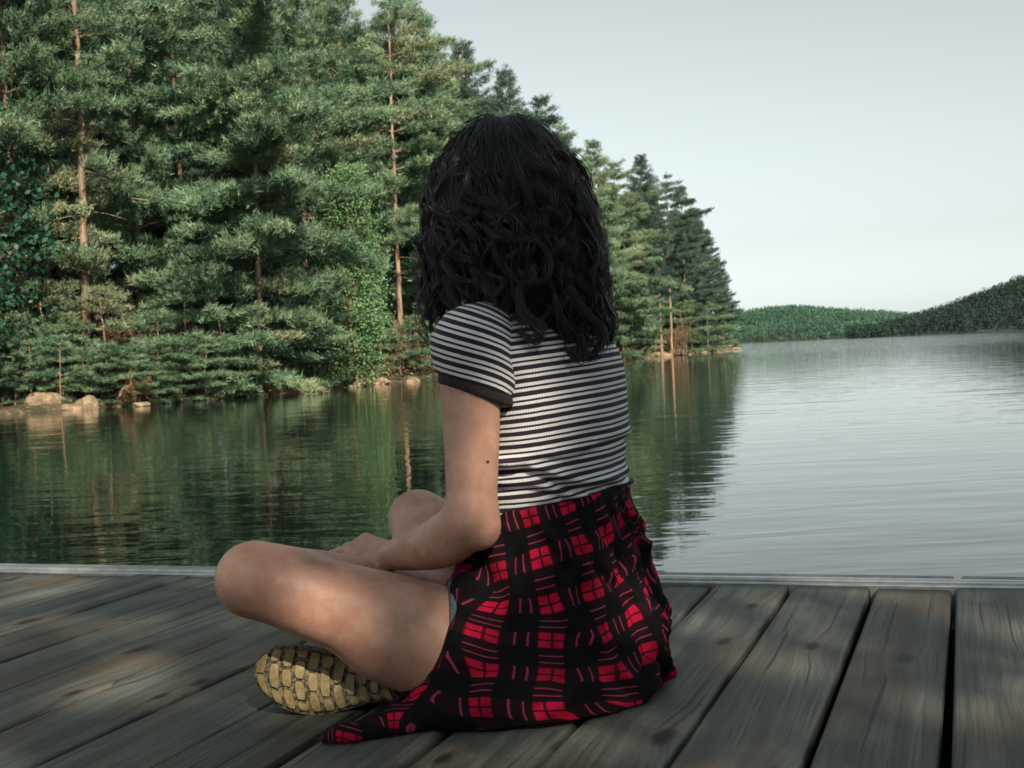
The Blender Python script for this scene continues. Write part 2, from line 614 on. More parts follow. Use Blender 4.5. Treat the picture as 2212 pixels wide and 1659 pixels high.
M_WATER, M_WOOD, M_BARK, M_GROUND, M_ROCK = mat_water(), mat_wood(), mat_bark(), mat_ground(), mat_rock()
M_ALU = mat_simple('brushed_aluminium', (0.50, 0.52, 0.52), 0.38, 0.18, 22, 0.85)
M_BUMP = mat_simple('grey_bumper_board', (0.20, 0.19, 0.185), 0.6, 0.3, 30)
M_PLASTIC = mat_simple('black_float_plastic', (0.02, 0.02, 0.02), 0.5)
M_PINE = mat_leaf('pine_needles', (0.046, 0.108, 0.064), (0.215, 0.325, 0.190), (0.39, 0.35, 0.21), 0.5)
M_DARKPINE = mat_leaf('dark_pine_needles', (0.026, 0.066, 0.050), (0.088, 0.150, 0.108), (0.16, 0.19, 0.12), 0.25)  # dark needles, also painting deep shade into the rows behind the front
M_BROAD = mat_leaf('broad_leaves', (0.085, 0.190, 0.080), (0.160, 0.280, 0.125), (0.20, 0.24, 0.10), 0.3)
M_SHADELEAF = mat_leaf('shade_darkened_leaves', (0.010, 0.042, 0.024), (0.022, 0.085, 0.042), (0.018, 0.06, 0.03), 0.2)  # leaf colour lowered to stand in for shade on the tree
M_DRY = mat_leaf('dry_needles', (0.085, 0.060, 0.032), (0.19, 0.122, 0.060), (0.14, 0.125, 0.07), 0.3)
M_SHRUB = mat_leaf('shore_shrub_leaves', (0.075, 0.105, 0.055), (0.15, 0.175, 0.10), (0.24, 0.18, 0.10), 0.5)
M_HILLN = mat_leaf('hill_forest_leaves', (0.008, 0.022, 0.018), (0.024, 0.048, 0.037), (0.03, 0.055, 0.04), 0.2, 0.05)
M_HILLF = mat_leaf('hazed_far_hill_leaves', (0.045, 0.115, 0.080), (0.085, 0.190, 0.120), (0.12, 0.15, 0.12), 0.5, 0.012)  # own green, lightened so the colour carries some distance haze

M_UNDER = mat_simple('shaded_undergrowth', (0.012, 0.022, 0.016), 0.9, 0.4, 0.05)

# ------------------------------------------------------------------ water
W = 6000.0
water = add('water', np_mesh('water', [(-W, -300, 0), (W, -300, 0), (W, 7000, 0), (-W, 7000, 0)], np.array([[0, 1, 2, 3]]), False, [M_WATER]))
tag(water, kind='structure')
bed = add('lake_bed', np_mesh('lake_bed', [(-W, -300, -6), (W, -300, -6), (W, 7000, -6), (-W, 7000, -6)], np.array([[0, 1, 2, 3]]), False, [M_GROUND]))
tag(bed, kind='structure')

# ------------------------------------------------------------------ dock
DU = np.array([math.sin(R(19.5)), math.cos(R(19.5)), 0])     # along the boards, towards the lake
DE = np.array([math.cos(R(19.5)), -math.sin(R(19.5)), 0])    # along the end of the dock
Q_END = 2.565
dock = empty('dock', (0, 0, DOCK_Z), 'weathered wooden plank dock with an aluminium rail along its end that the girl sits on', 'dock')
dock.rotation_euler = (0, 0, -R(19.5))


def board_mesh(name, w0, w1, q0, q1, thick=0.038, r=0.006, mat=None, wav=0.0, seed=0):
    """a board with rounded long edges, along local y"""
    rr = np.random.default_rng(seed)
    prof = [(w0, -thick)]
    for a in (180, 150, 120, 90):
        prof.append((w0 + r + r * math.cos(R(a)), -r + r * math.sin(R(a))))
    for a in (90, 60, 30, 0):
        prof.append((w1 - r + r * math.cos(R(a)), -r + r * math.sin(R(a))))
    prof.append((w1, -thick))
    prof = np.array(prof)
    ys = np.linspace(q0, q1, max(2, int((q1 - q0) / 0.06)))
    n = len(prof)
    V = []
    ph = rr.uniform(0, 6.28, 4)
    for y in ys:
        p = prof.copy()
        mid = 0.5 * (w0 + w1)
        p[:, 0] += wav * 0.0022 * math.sin(y * 2.1 + ph[0]) * np.where(p[:, 0] < mid, 1, 0) + wav * 0.0022 * math.sin(y * 1.7 + ph[1]) * np.where(p[:, 0] >= mid, 1, 0)
        p[:, 1] += wav * (0.0012 * math.sin(y * 1.3 + ph[2]) + 0.010 * (p[:, 0] - mid) * math.sin(ph[3] + y * 0.7))
        V.append(np.stack([p[:, 0], np.full(n, y), p[:, 1]], 1))
    V = np.concatenate(V)
    i = np.arange(len(ys) - 1)[:, None] * n
    j = np.arange(n - 1)[None, :]
    F = np.stack([i + j, i + n + j, i + n + j + 1, i + j + 1], -1).reshape(-1, 4)
    Fb = np.stack([i[:, 0], i[:, 0] + n - 1, i[:, 0] + 2 * n - 1, i[:, 0] + n], -1)
    me_f = [np.concatenate([F, Fb]), np.array([list(range(n))]), np.array([list(range(len(V) - 1, len(V) - n - 1, -1))])]
    me = np_mesh(name, V, me_f, True, [mat or M_WOOD])
    return me


pitch = 0.152
for k in range(-21, 9):
    wl_, wr_ = -0.043 + pitch * k, -0.043 + pitch * (k + 1)
    gap = 0.009 if k >= -5 else (0.007 if k % 3 else 0.0035)
    if k == -1: gap = 0.015
    b = add('deck_board', board_mesh('deck_board', -0.076 + gap * 0.5, 0.076 - gap * 0.5, -1.7, Q_END - 0.004 - 0.003 * (k % 2), 0.038, 0.007 if k >= -6 else 0.0045, None, 1.0, k + 50), dock)
    b.location = (0.5 * (wl_ + wr_), 0, -0.0015 * ((k * 7) % 3))


def box_mesh(name, lo, hi, mat, bev=0.003):
    import bmesh
    bm = bmesh.new()
    bmesh.ops.create_cube(bm, size=1)
    lo, hi = np.array(lo), np.array(hi)
    for v in bm.verts:
        v.co = Vector((lo + hi) / 2 + np.array(v.co) * (hi - lo))
    bmesh.ops.bevel(bm, geom=bm.edges[:], offset=bev, segments=2, affect='EDGES', profile=0.5)
    me = bpy.data.meshes.new(name)
    bm.to_mesh(me); bm.free()
    me.materials.append(mat)
    return me


W0, W1 = -3.3, 1.32
# aluminium rail: a flat strip, a groove and an upstanding lip
add('aluminium_rail', box_mesh('aluminium_rail', (W0, Q_END, -0.12), (W1, Q_END + 0.020, 0.003), M_ALU, 0.002), dock)
add('aluminium_rail', box_mesh('aluminium_rail', (W0, Q_END + 0.022, -0.12), (W1, Q_END + 0.045, 0.009), M_ALU, 0.004), dock)
JW = -0.038
for (a, c) in ((W0, -1.28), (-1.277, JW - 0.006), (JW + 0.006, W1)):
    add('bumper_board', box_mesh('bumper_board', (a, Q_END + 0.049, -0.10), (c, Q_END + 0.105, 0.004), M_BUMP if a > -3 else M_ALU, 0.005), dock)
add('rail_splice', box_mesh('rail_splice', (JW - 0.004, Q_END + 0.049, -0.08), (JW + 0.004, Q_END + 0.098, -0.002), M_ALU, 0.001), dock)
for q in (-1.2, 0.2, 1.12, 2.4):
    add('joist', box_mesh('joist', (W0, q, -0.19), (W1, q + 0.04, -0.0415), M_WOOD, 0.003), dock)
for x in (-2.55, -1.0, 0.55):  # unseen floats, widened to keep bright water reflections out of the board gaps
    for q in (-0.55, 1.50):
        add('float_drum', box_mesh('float_drum', (x - 0.74, q - 1.0, -0.75), (x + 0.74, q + 1.0, -0.192), M_PLASTIC, 0.05), dock)

# ------------------------------------------------------------------ left shore
SHORE_PX = [(-2600, 1150), (-900, 1020), (-420, 930), (-160, 907), (0, 894), (150, 886), (300, 877), (500, 862), (640, 846), (800, 832), (930, 821), (1100, 803), (1230, 789), (1340, 778), (1450, 767), (1530, 760), (1595, 753.5)]
SHORE = np.array([on_plane(a, b, 0.0)[:2] for a, b in SHORE_PX])
SHORE = np.concatenate([SHORE, [[SHORE[-1, 0] + 3, SHORE[-1, 1] + 25], [SHORE[-1, 0] - 10, SHORE[-1, 1] + 70], [SHORE[-1, 0] - 60, SHORE[-1, 1] + 120]]])
seg = np.linalg.norm(np.diff(SHORE, axis=0), axis=1)
SL = np.concatenate([[0], np.cumsum(seg)])


def shore_at(s):
    return np.stack([np.interp(s, SL, SHORE[:, 0]), np.interp(s, SL, SHORE[:, 1])], -1)


ns, nt = 420, 26
ss = np.linspace(0, SL[-1], ns)
C = shore_at(ss)
C = np.stack([np.convolve(np.pad(C[:, c], 6, mode='edge'), np.ones(13) / 13, 'valid') for c in range(2)], 1)
T = np.gradient(C, axis=0); T /= np.linalg.norm(T, axis=1, keepdims=True)
Nn = np.stack([-T[:, 1], T[:, 0]], 1)            # inland
tt = np.concatenate([[-1.5, -0.4, 0.0, 0.25, 0.6, 1.1, 1.8, 2.8, 4], np.linspace(5.5, 60, nt - 9)])
jit = vnoise(np.stack([ss * 0.35, ss * 0, ss * 0], 1), 1.0, 3) * 0.5 + vnoise(np.stack([ss * 1.3, ss * 0, ss * 0], 1), 1.0, 4) * 0.25
G = C[:, None, :] + Nn[:, None, :] * (tt[None, :, None] + jit[:, None, None] * np.exp(-np.abs(tt) / 6)[None, :, None])
zz = np.interp(tt, [-1.5, -0.4, 0, 0.25, 0.6, 1.1, 3, 10, 60], [-0.8, -0.25, -0.05, 0.09, 0.16, 0.22, 0.5, 1.6, 9])
Zg = np.repeat(zz[None, :], ns, 0)
pp = np.concatenate([G, Zg[..., None]], -1)
Zg = Zg + vnoise(pp, 0.5, 5) * 0.25 * np.clip(tt, 0, 3)[None, :] / 3 + vnoise(pp, 1.9, 6) * 0.06 * (tt > 0.1)
V = np.concatenate([G, Zg[..., None]], -1).reshape(-1, 3)
i = np.arange(ns - 1)[:, None] * nt; j = np.arange(nt - 1)[None, :]
F = np.stack([i + j, i + nt + j, i + nt + j + 1, i + j + 1], -1).reshape(-1, 4)
tag(add('shore_ground', np_mesh('shore_ground', V, F, True, [M_GROUND])), kind='structure')
SHP, SHZ = G.reshape(-1, 2), Zg.ravel()


def ground_z(x, y):
    d = (SHP[:, 0] - x) ** 2 + (SHP[:, 1] - y) ** 2
    k = np.argsort(d)[:4]
    wgt = 1 / (d[k] + 0.05)
    return float(max(0.0, (SHZ[k] * wgt).sum() / wgt.sum()))


# ------------------------------------------------------------------ trees
def blades(pos, axis, n, length, width, spread, up, r):
    """n thin triangles at each position, leaning along axis and up"""
    m = len(pos)
    pos = np.repeat(pos, n, 0)
    ax = np.repeat(axis, n, 0)
    d = ax * (1 - spread) + r.normal(size=(m * n, 3)) * spread * 0.75
    d[:, 2] += up
    d /= np.linalg.norm(d, axis=1, keepdims=True) + 1e-9
    L = length * r.uniform(0.7, 1.25, (m * n, 1))
    s = np.cross(d, r.normal(size=(m * n, 3)))
    s /= np.linalg.norm(s, axis=1, keepdims=True) + 1e-9
    s *= width * 0.5
    st = pos + r.normal(size=(m * n, 3)) * 0.05
    V = np.stack([st - s, st + s, st + d * L], 1).reshape(-1, 3)
    return V, np.arange(len(V)).reshape(-1, 3)


def make_pine(seed, H, base, rad, density=1.0, ragged=0.35, droop=0.25, trunk_r=0.17, gap=0.0, shape=0.42, u0=0.2, sp=1.0, up=0.0):
    r = np.random.default_rng(seed)
    n = 26
    tz = np.linspace(0, H, n)
    lean = r.normal(size=2) * 0.010
    bx = np.cumsum(r.normal(size=n)) * 0.022 + lean[0] * tz
    by = np.cumsum(r.normal(size=n)) * 0.022 + lean[1] * tz
    bx -= bx[0]; by -= by[0]
    tp = np.stack([bx, by, tz], 1)
    tr = trunk_r * (1 - tz / H) ** 0.8 + 0.012
    tr[0] *= 1.35; tr[1] *= 1.08
    tp[0, 2] = -0.5
    paths, radii = [tp], [tr]
    tufts, axes = [], []
    z = base
    while z < H - 0.25:
        f = (z - base) / (H - base)
        prof = (f / shape) ** 0.55 if f < shape else ((1 - f) / (1 - shape)) ** 0.85
        prof = max(prof, 0.30 if f < shape else 0.10)
        nb = r.integers(4, 7)
        a0 = r.uniform(0, 6.28)
        c = np.array([np.interp(z, tz, bx), np.interp(z, tz, by), z])
        for q in range(nb):
            if r.random() < gap: continue
            L = rad * prof * (1 + r.normal() * ragged)
            L = min(max(L, 0.25), rad * 1.5)
            a = a0 + q * 6.283 / nb + r.normal() * 0.25
            rise = (0.05 + up + 0.55 * f + r.normal() * 0.10)
            m = 9
            t = np.linspace(0, 1, m)
            hz = L * (rise * t - droop * t * t + 0.28 * droop * t ** 4) + r.normal() * 0.05
            da = a + np.cumsum(r.normal(size=m)) * 0.05
            bp = c + np.stack([np.cos(da) * L * t, np.sin(da) * L * t, hz], 1)
            paths.append(bp); radii.append(0.010 + 0.026 * (L / rad) * (1 - t) ** 0.8)
            # twigs fan out flat from the outer part of the limb and carry upright tufts
            nt_ = max(5, int(L * 10.5 * density))
            for w_ in range(nt_):
                u = min(1.0, u0 + (1 - u0) * (w_ + r.random()) / nt_)
                p0 = np.array([np.interp(u, t, bp[:, k]) for k in range(3)])
                side = 1 if w_ % 2 else -1
                ta = a + side * r.uniform(0.3, 1.15) * (1.15 - 0.75 * u)
                tl = (0.30 + 0.30 * L * (1 - u * 0.70)) * r.uniform(0.6, 1.3)
                tl = min(tl, 1.05)
                td = np.array([math.cos(ta), math.sin(ta), 0.16 + r.normal() * 0.14])
                k = max(2, int(tl / 0.125))
                uu = (np.arange(k) + 0.7) / k
                pts = p0 + td * (uu * tl)[:, None]
                pts[:, 2] += -0.08 * tl * uu ** 2 + r.normal(size=k) * 0.075
                tufts.append(pts); axes.append(np.repeat(td[None], k, 0))
        z += (0.56 + 0.62 * (1 - f)) * r.uniform(0.7, 1.35) * sp
    # leader
    tl = np.array([[bx[-1], by[-1], H - 0.1], [bx[-1], by[-1], H - 0.35], [bx[-1], by[-1], H - 0.6]])
    tufts.append(tl); axes.append(np.repeat([[0, 0, 1.0]], 3, 0))
    # dead stubs below the crown
    for q in range(int(base * 2.2)):
        zz_ = r.uniform(0.8, base + 0.5)
        a = r.uniform(0, 6.28); L = r.uniform(0.3, 1.5)
        t = np.linspace(0, 1, 5)
        c = np.array([np.interp(zz_, tz, bx), np.interp(zz_, tz, by), zz_])
        paths.append(c + np.stack([np.cos(a) * L * t, np.sin(a) * L * t, -0.22 * L * t * t + r.normal() * 0.04 * t], 1))
        radii.append(0.014 * (1 - t) + 0.004)
    tv, tf = tubes(paths, radii, 5)
    V, F = blades(np.concatenate(tufts), np.concatenate(axes), 11, 0.215, 0.029, 0.55, 0.34, r)
    return np_mesh('trunk', tv, tf, True, [M_BARK]), np_mesh('crown', V, F, False, [M_PINE])


def leaf_quads(pos, size, r, flat=0.0):
    n = len(pos)
    d = r.normal(size=(n, 3)); d[:, 2] *= (1 - flat)
    d /= np.linalg.norm(d, axis=1, keepdims=True)
    s = np.cross(d, r.normal(size=(n, 3))); s /= np.linalg.norm(s, axis=1, keepdims=True)
    L = size * r.uniform(0.6, 1.3, (n, 1))
    V = np.stack([pos - d * L * 0.5, pos + s * L * 0.32, pos + d * L * 0.5, pos - s * L * 0.32], 1).reshape(-1, 3)
    return V, np.arange(len(V)).reshape(-1, 4)


def make_leafy(seed, H, rad, nclump, per, size, prof, mat, trunk_r=0.10, zlo=0.1, clump=0.4, multi=1):
    """broadleaf tree or bush: leaf clumps on limbs"""
    r = np.random.default_rng(seed)
    paths, radii, pos = [], [], []
    for q in range(multi):
        n = 10
        t = np.linspace(0, 1, n)
        off = r.normal(size=2) * (0.25 * rad if multi > 1 else 0.02 * H)
        p = np.stack([off[0] * t + np.cumsum(r.normal(size=n)) * 0.015 * H * 0.3, off[1] * t + np.cumsum(r.normal(size=n)) * 0.015 * H * 0.3, t * H * 0.92 - 0.25 * (1 - t)], 1)
        p[:, :2] -= p[0, :2]
        paths.append(p); radii.append(trunk_r * (1 - t) ** 0.8 + 0.008)
    main = paths[0]
    for q in range(nclump):
        f = r.random() ** 0.9
        z = H * (zlo + (1 - zlo) * f)
        a = r.uniform(0, 6.28)
        rr = rad * prof(f) * (0.45 + 0.6 * r.random() ** 0.5)
        base = np.array([np.interp(z * 0.8, main[:, 2], main[:, 0]), np.interp(z * 0.8, main[:, 2], main[:, 1]), max(0, z * 0.8 - 0.2)])
        c = np.array([math.cos(a) * rr, math.sin(a) * rr, z])
        if q % 3 == 0:
            t = np.linspace(0, 1, 5)[:, None]
            paths.append(base + (c - base) * t + np.array([0, 0, -0.15 * rr]) * (t * (1 - t)))
            radii.append(np.linspace(0.03, 0.006, 5) * min(1, H / 5))
        pos.append(c + r.normal(size=(per, 3)) * np.array([1, 1, 0.7]) * clump * r.uniform(0.6, 1.2))
    pos = np.concatenate(pos)
    pos[:, 2] = np.maximum(pos[:, 2], 0.03)
    tv, tf = tubes(paths, radii, 5)
    V, F = leaf_quads(pos, size, r)
    return np_mesh('trunk', tv, tf, True, [M_BARK]), np_mesh('crown', V, F, False, [mat])


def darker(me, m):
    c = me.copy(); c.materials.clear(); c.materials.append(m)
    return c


PINES = {
    'full': make_pine(11, 17.5, 1.2, 3.6, 1.15, 0.30, 0.30, 0.15, 0, 0.42, 0.12),
    'full2': make_pine(12, 18, 1.4, 3.2, 1.1, 0.27, 0.16, 0.14, 0, 0.36, 0.2, 0.72, 0.12),
    'wide': make_pine(13, 17, 0.6, 4.4, 1.3, 0.32, 0.34, 0.12, 0, 0.42, 0.04),
    'bare': make_pine(14, 18.5, 5.8, 2.8, 0.9, 0.55, 0.30, 0.14, 0.22),
    'high': make_pine(15, 19, 6.5, 3.0, 1.0, 0.48, 0.2, 0.15, 0.18),
    'slim': make_pine(16, 18, 1.0, 2.6, 1.2, 0.27, 0.10, 0.13, 0, 0.34, 0.15, 0.60, 0.28),
    'young': make_pine(17, 6.0, 0.4, 1.7, 1.3, 0.35, 0.25, 0.034),
}
COLUMN = make_leafy(21, 9.5, 1.35, 560, 44, 0.115, lambda f: min(1, 2.2 * f + 0.35) * (1 - f) ** 0.42 + 0.12, M_BROAD, 0.11, 0.03, 0.30)
BROADL = make_leafy(22, 10.0, 3.0, 420, 34, 0.19, lambda f: math.sin(PI * min(1, f * 0.85 + 0.12)) + 0.12, M_SHADELEAF, 0.16, 0.02, 0.45)
BUSH = [make_leafy(31, 1.3, 1.15, 60, 30, 0.12, lambda f: (1 - f * f) ** 0.5 + 0.1, M_SHRUB, 0.03, 0.05, 0.20, 3),
        make_leafy(32, 1.0, 1.35, 60, 30, 0.12, lambda f: (1 - f * f) ** 0.5 + 0.1, M_SHRUB, 0.03, 0.05, 0.20, 3),
        make_leafy(33, 1.7, 1.0, 60, 30, 0.11, lambda f: (1 - f * f) ** 0.5 + 0.1, M_DRY, 0.03, 0.05, 0.22, 3)]


def plant(name, pair, x, y, z, scale, rz, label, cat, group=None, dark=None, sz=None):
    e = empty(name, (x, y, z), label, cat, group)
    e.rotation_euler = (0, 0, rz)
    e.scale = (scale, scale, sz or scale)
    add('trunk', pair[0], e)
    add('crown', dark or pair[1], e)
    return e


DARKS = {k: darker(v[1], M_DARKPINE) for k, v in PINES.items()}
HNAT = {'full': 17.5, 'full2': 18, 'wide': 17, 'bare': 18.5, 'high': 19, 'slim': 18, 'young': 6}


def pine(px, D, top, kind, rz, label, group=None, dark=False, wide=1.0, name='pine_tree'):
    """top: picture row of the tip (2212 px scale) or negative number < -500 meaning height in metres"""
    X = (px - 1106.0) * D / FPX
    z = ground_z(X, D)
    h = -top - 1000 if top < -900 else CAM_Z + (hor(px) - top) * D / FPX - z
    s = h / HNAT[kind]
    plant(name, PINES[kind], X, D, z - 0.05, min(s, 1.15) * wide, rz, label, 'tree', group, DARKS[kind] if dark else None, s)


g1 = 'pines along the near left bank'
pine(196, 41.3, -1018.5, 'bare', 0.6, 'tall pine with a long bare reddish trunk above the shore rocks', g1)
pine(60, 41, -1017, 'full', 2.0, 'thick pine between the dark leafy tree and the bare trunked pine', g1)
pine(315, 46, -1018, 'full2', 4.0, 'pine right of the bare reddish trunk, above the dead brown branches', g1)
pine(420, 51, -1019, 'bare', 4.0, 'tall pine whose pale trunk shows at the top edge', g1)
pine(560, 45.0, -1017, 'wide', 0.3, 'broad pine with layered boughs hanging low over the water, middle of the bank', g1)
pine(668, 53.5, -1018, 'full', 5.2, 'full pine behind and left of the leafy green column tree', g1)
pine(868, 61, -45, 'high', 2.7, 'tall pine with a straight orange trunk between the leafy column tree and the girl', g1)
pine(770, 62, -1019.5, 'full2', 0.8, 'tall pine directly behind the leafy green column tree', g1)
pine(905, 65, -35, 'full2', 2.1, 'dense pine between the orange trunk and the girl\'s hair', g1)
pine(985, 69, 105, 'full', 0.4, 'pine peeking out just left of the top of the girl\'s hair', g1)
pine(950, 66, 25, 'full2', 1.2, 'leaning topped pine right behind the left side of the girl\'s hair', g1)
pine(120, 52, -1019, 'full2', 3.0, 'pine standing second row behind the bare reddish trunk', g1)
g2 = 'pines on the point behind the girl'
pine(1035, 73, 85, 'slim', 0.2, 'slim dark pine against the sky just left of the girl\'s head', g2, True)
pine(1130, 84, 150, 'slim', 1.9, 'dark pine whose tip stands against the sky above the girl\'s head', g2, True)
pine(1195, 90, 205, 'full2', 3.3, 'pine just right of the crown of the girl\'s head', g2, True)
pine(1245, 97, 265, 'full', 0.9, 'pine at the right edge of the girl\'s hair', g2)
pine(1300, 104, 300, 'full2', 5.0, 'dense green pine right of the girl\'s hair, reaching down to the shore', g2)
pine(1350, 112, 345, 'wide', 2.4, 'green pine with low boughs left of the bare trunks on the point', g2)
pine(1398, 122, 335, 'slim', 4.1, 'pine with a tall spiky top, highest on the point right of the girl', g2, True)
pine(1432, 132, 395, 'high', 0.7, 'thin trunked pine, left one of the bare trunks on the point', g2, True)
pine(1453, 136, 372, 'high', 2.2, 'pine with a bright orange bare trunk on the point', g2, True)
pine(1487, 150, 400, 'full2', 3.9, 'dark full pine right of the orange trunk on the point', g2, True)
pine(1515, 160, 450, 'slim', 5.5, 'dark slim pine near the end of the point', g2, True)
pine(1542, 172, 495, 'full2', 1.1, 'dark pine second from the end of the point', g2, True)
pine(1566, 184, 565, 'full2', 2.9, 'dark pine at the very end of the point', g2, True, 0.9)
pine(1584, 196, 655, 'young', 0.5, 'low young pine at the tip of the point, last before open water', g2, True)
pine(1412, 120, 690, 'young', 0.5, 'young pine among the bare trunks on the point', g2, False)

# trees deeper in the wood, seen through gaps between the first row
g3 = 'pines deeper in the wood'
lab3 = 'pine deeper in the wood, half hidden behind the front row along the bank'
kinds = ['full', 'full2', 'slim', 'wide', 'full']
k = 0
for (a, b, d0, d1, num) in ((-140, 830, 49, 66, 24), (860, 1330, 76, 112, 15), (1330, 1530, 125, 168, 11)):
    for q in range(num):
        px = a + (b - a) * (q + rng.uniform(0.1, 0.9)) / num
        D = d0 + (d1 - d0) * (px - a) / (b - a) + rng.uniform(-1, 9)
        lim = np.interp(px, [0, 800, 900, 1000, 1100, 1250, 1400, 1500, 1540], [-60, -40, 60, 170, 190, 310, 400, 450, 520])
        top = lim + rng.uniform(15, 90) if px > 820 else -1000 - rng.uniform(17, 20)
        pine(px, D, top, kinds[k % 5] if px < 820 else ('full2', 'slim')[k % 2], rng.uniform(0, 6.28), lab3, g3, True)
        k += 1

# leafy trees
x, y = (768 - 1106) * 52.3 / FPX, 52.3
plant('leafy_tree', COLUMN, x, y, ground_z(x, y) - 0.1, 1.0, 0.4, 'bright green leafy column shaped tree at the water left of the girl', 'tree', None, None, (CAM_Z + (778 - 365) * 52.3 / FPX) / 9.5)
x, y = (-205 - 1106) * 34.5 / FPX, 34.5
plant('leafy_tree', BROADL, x, y, ground_z(x, y) - 0.1, 0.72, 0.9, 'dark leafy tree at the left edge leaning over the water', 'tree')
x, y = (-190 - 1106) * 38 / FPX, 38.5
plant('leafy_tree', BROADL, x, y, ground_z(x, y) - 0.1, 1.1, 2.9, 'taller dark leafy tree behind the one at the left edge', 'tree')

# low pines and shrubs along the water
sp = [(95, 41.0, 0.75, 'young', 'young pine over the pale rocks at the left'), (235, 40.6, 0.75, 'young', 'young pine left of the dead brown branches at the waterline'),
      (400, 42.8, 0.85, 'young', 'young pine spreading over the water beside the dead brown branches'), (480, 43.6, 0.95, 'young', 'young pine in front of the broad layered pine'),
      (600, 47.6, 1.0, 'young', 'young pine with pale tips in front of the broad layered pine, right side'), (685, 50.5, 0.9, 'young', 'young pine touching the leafy column tree'),
      (905, 60, 0.65, 'young', 'young pine close to the girl\'s left sleeve'), (845, 59, 0.5, 'young', 'small pine at the foot of the orange trunk'),
      (1290, 103, 0.9, 'young', 'young pine at the shore right of the girl\'s hair'),
      (50, 39.6, 0.55, 'young', 'small young pine behind the boulders beside the dark leafy tree'), (150, 40.6, 0.55, 'young', 'small young pine right behind the upright pale rock'), (345, 42.0, 0.6, 'young', 'small young pine below the dead brown branches'),
      (1500, 147, 1.3, 'young', 'young pine low on the point right of the bare trunks'), (1530, 158, 1.4, 'young', 'young pine low on the point, third from its end'),
      (1555, 172, 1.5, 'young', 'young pine low on the point, second from its end'), (1476, 140, 1.2, 'young', 'young pine at the foot of the orange trunk on the point'), (1375, 115, 1.2, 'young', 'young pine left of the bare trunks on the point')]
for (px, D, s, kd, lab) in sp:
    X = (px - 1106) * D / FPX
    plant('pine_sapling', PINES[kd], X, D, ground_z(X, D) - 0.1, s * 1.15, px * 0.1, lab, 'tree', 'young pines along the shore', None, s * 0.8)
for n_, (px, s_, hz, lab) in enumerate((
        (58, .42, .24, 'low spreading pine bough shrub left of the large boulder'), (118, .50, .26, 'low spreading young pine just behind the large pale boulder'),
        (172, .48, .22, 'low spreading young pine over the flat pale rock'), (228, .62, .24, 'low pale young pine right of the upright pale rock, over the water'),
        (282, .60, .20, 'low pale young pine at the waterline under the dead branches'), (335, .55, .24, 'low young pine at the waterline right of the dead branches'),
        (385, .60, .22, 'low young pine at the waterline left of the broad layered pine'), (440, .62, .26, 'low young pine over the water below the broad layered pine'),
        (530, .60, .24, 'low young pine over the water, directly under the broad layered pine'), (20, .55, .30, 'low young pine at the foot of the dark leafy tree'))):
    q = np.interp(px, [a for a, b in SHORE_PX], [b for a, b in SHORE_PX])
    p0 = on_plane(px, q - 1, 0)
    plant('pine_sapling', PINES['young'], p0[0], p0[1] + .55, ground_z(p0[0], p0[1] + .55) - .08, s_, n_ * 1.9, lab, 'tree', 'young pines along the shore', None, hz * 1.35)
bs = [(20, 1), (60, 1), (130, 2), (300, 2), (330, 1), (520, 2), (585, 0), (640, 0), (700, 2), (815, 2), (860, 2), (900, 0), (925, 2), (1345, 0), (1385, 0), (1420, 0), (1462, 1), (1500, 0), (1540, 0), (1572, 1), (385, 2), (265, 1)]
for n_, (px, kd) in enumerate(bs):
    q = np.interp(px, [a for a, b in SHORE_PX], [b for a, b in SHORE_PX])
    p0 = on_plane(px, q - 2, 0)
    X, D = p0[0] * 1.0, p0[1] + 0.9
    big = (0.55 if px < 430 else 1.0) if px < 1000 else 2.0
    plant('shore_shrub', BUSH[kd], X, D, ground_z(X, D) - 0.1, big * rng.uniform(0.65, 1.05), rng.uniform(0, 6), ('rust brown' if kd == 2 else 'pale green') + ' low shrub growing at the waterline of the wooded bank', 'shrub', ('rust brown' if kd == 2 else 'pale green') + ' shrubs at the waterline')


# dead brown branches hanging in the gap of the left bank
def dead_thicket(px, D, z0, wid, hgt, label, seed):
    r = np.random.default_rng(seed)
    X = (px - 1106) * D / FPX
    e = empty('dead_branches', (X, D, ground_z(X, D)), label, 'branches')
    paths, radii, tf, ax = [], [], [], []
    for q in range(46):
        p0 = np.array([r.normal() * wid * 0.25, r.normal() * 0.5, r.uniform(0, 0.3)])
        a = r.uniform(0, 6.28); L = r.uniform(0.6, 1.0) * hgt
        t = np.linspace(0, 1, 9)
        out_ = r.uniform(0.1, 0.75) * wid
        p = p0 + np.stack([np.cos(a) * out_ * t ** 1.4, np.sin(a) * 0.4 * out_ * t ** 1.4, L * (t - 0.42 * t * t * r.uniform(0.4, 1.5))], 1)
        p += np.cumsum(r.normal(size=(9, 3)), 0) * 0.03
        paths.append(p); radii.append(0.022 * (1 - t) + 0.005)
        for w_ in range(7):
            u = r.uniform(0.3, 1)
            b = np.array([np.interp(u, t, p[:, c]) for c in range(3)])
            d = r.normal(size=3); d[2] -= 0.4; d /= np.linalg.norm(d)
            s = np.linspace(0, 1, 4)[:, None]
            l2 = r.uniform(0.2, 0.6)
            pp_ = b + d * s * l2
            paths.append(pp_); radii.append(np.linspace(0.008, 0.003, 4))
            tf.append(pp_[1:]); ax.append(np.repeat(d[None], 3, 0))
    tv, tq = tubes(paths, radii, 4)
    V, F = blades(np.concatenate(tf), np.concatenate(ax), 7, 0.16, 0.022, 0.6, -0.1, r)
    add('stem', np_mesh('stem', tv, tq, True, [M_BARK]), e)
    add('dry_needles', np_mesh('dry_needles', V, F, False, [M_DRY]), e)


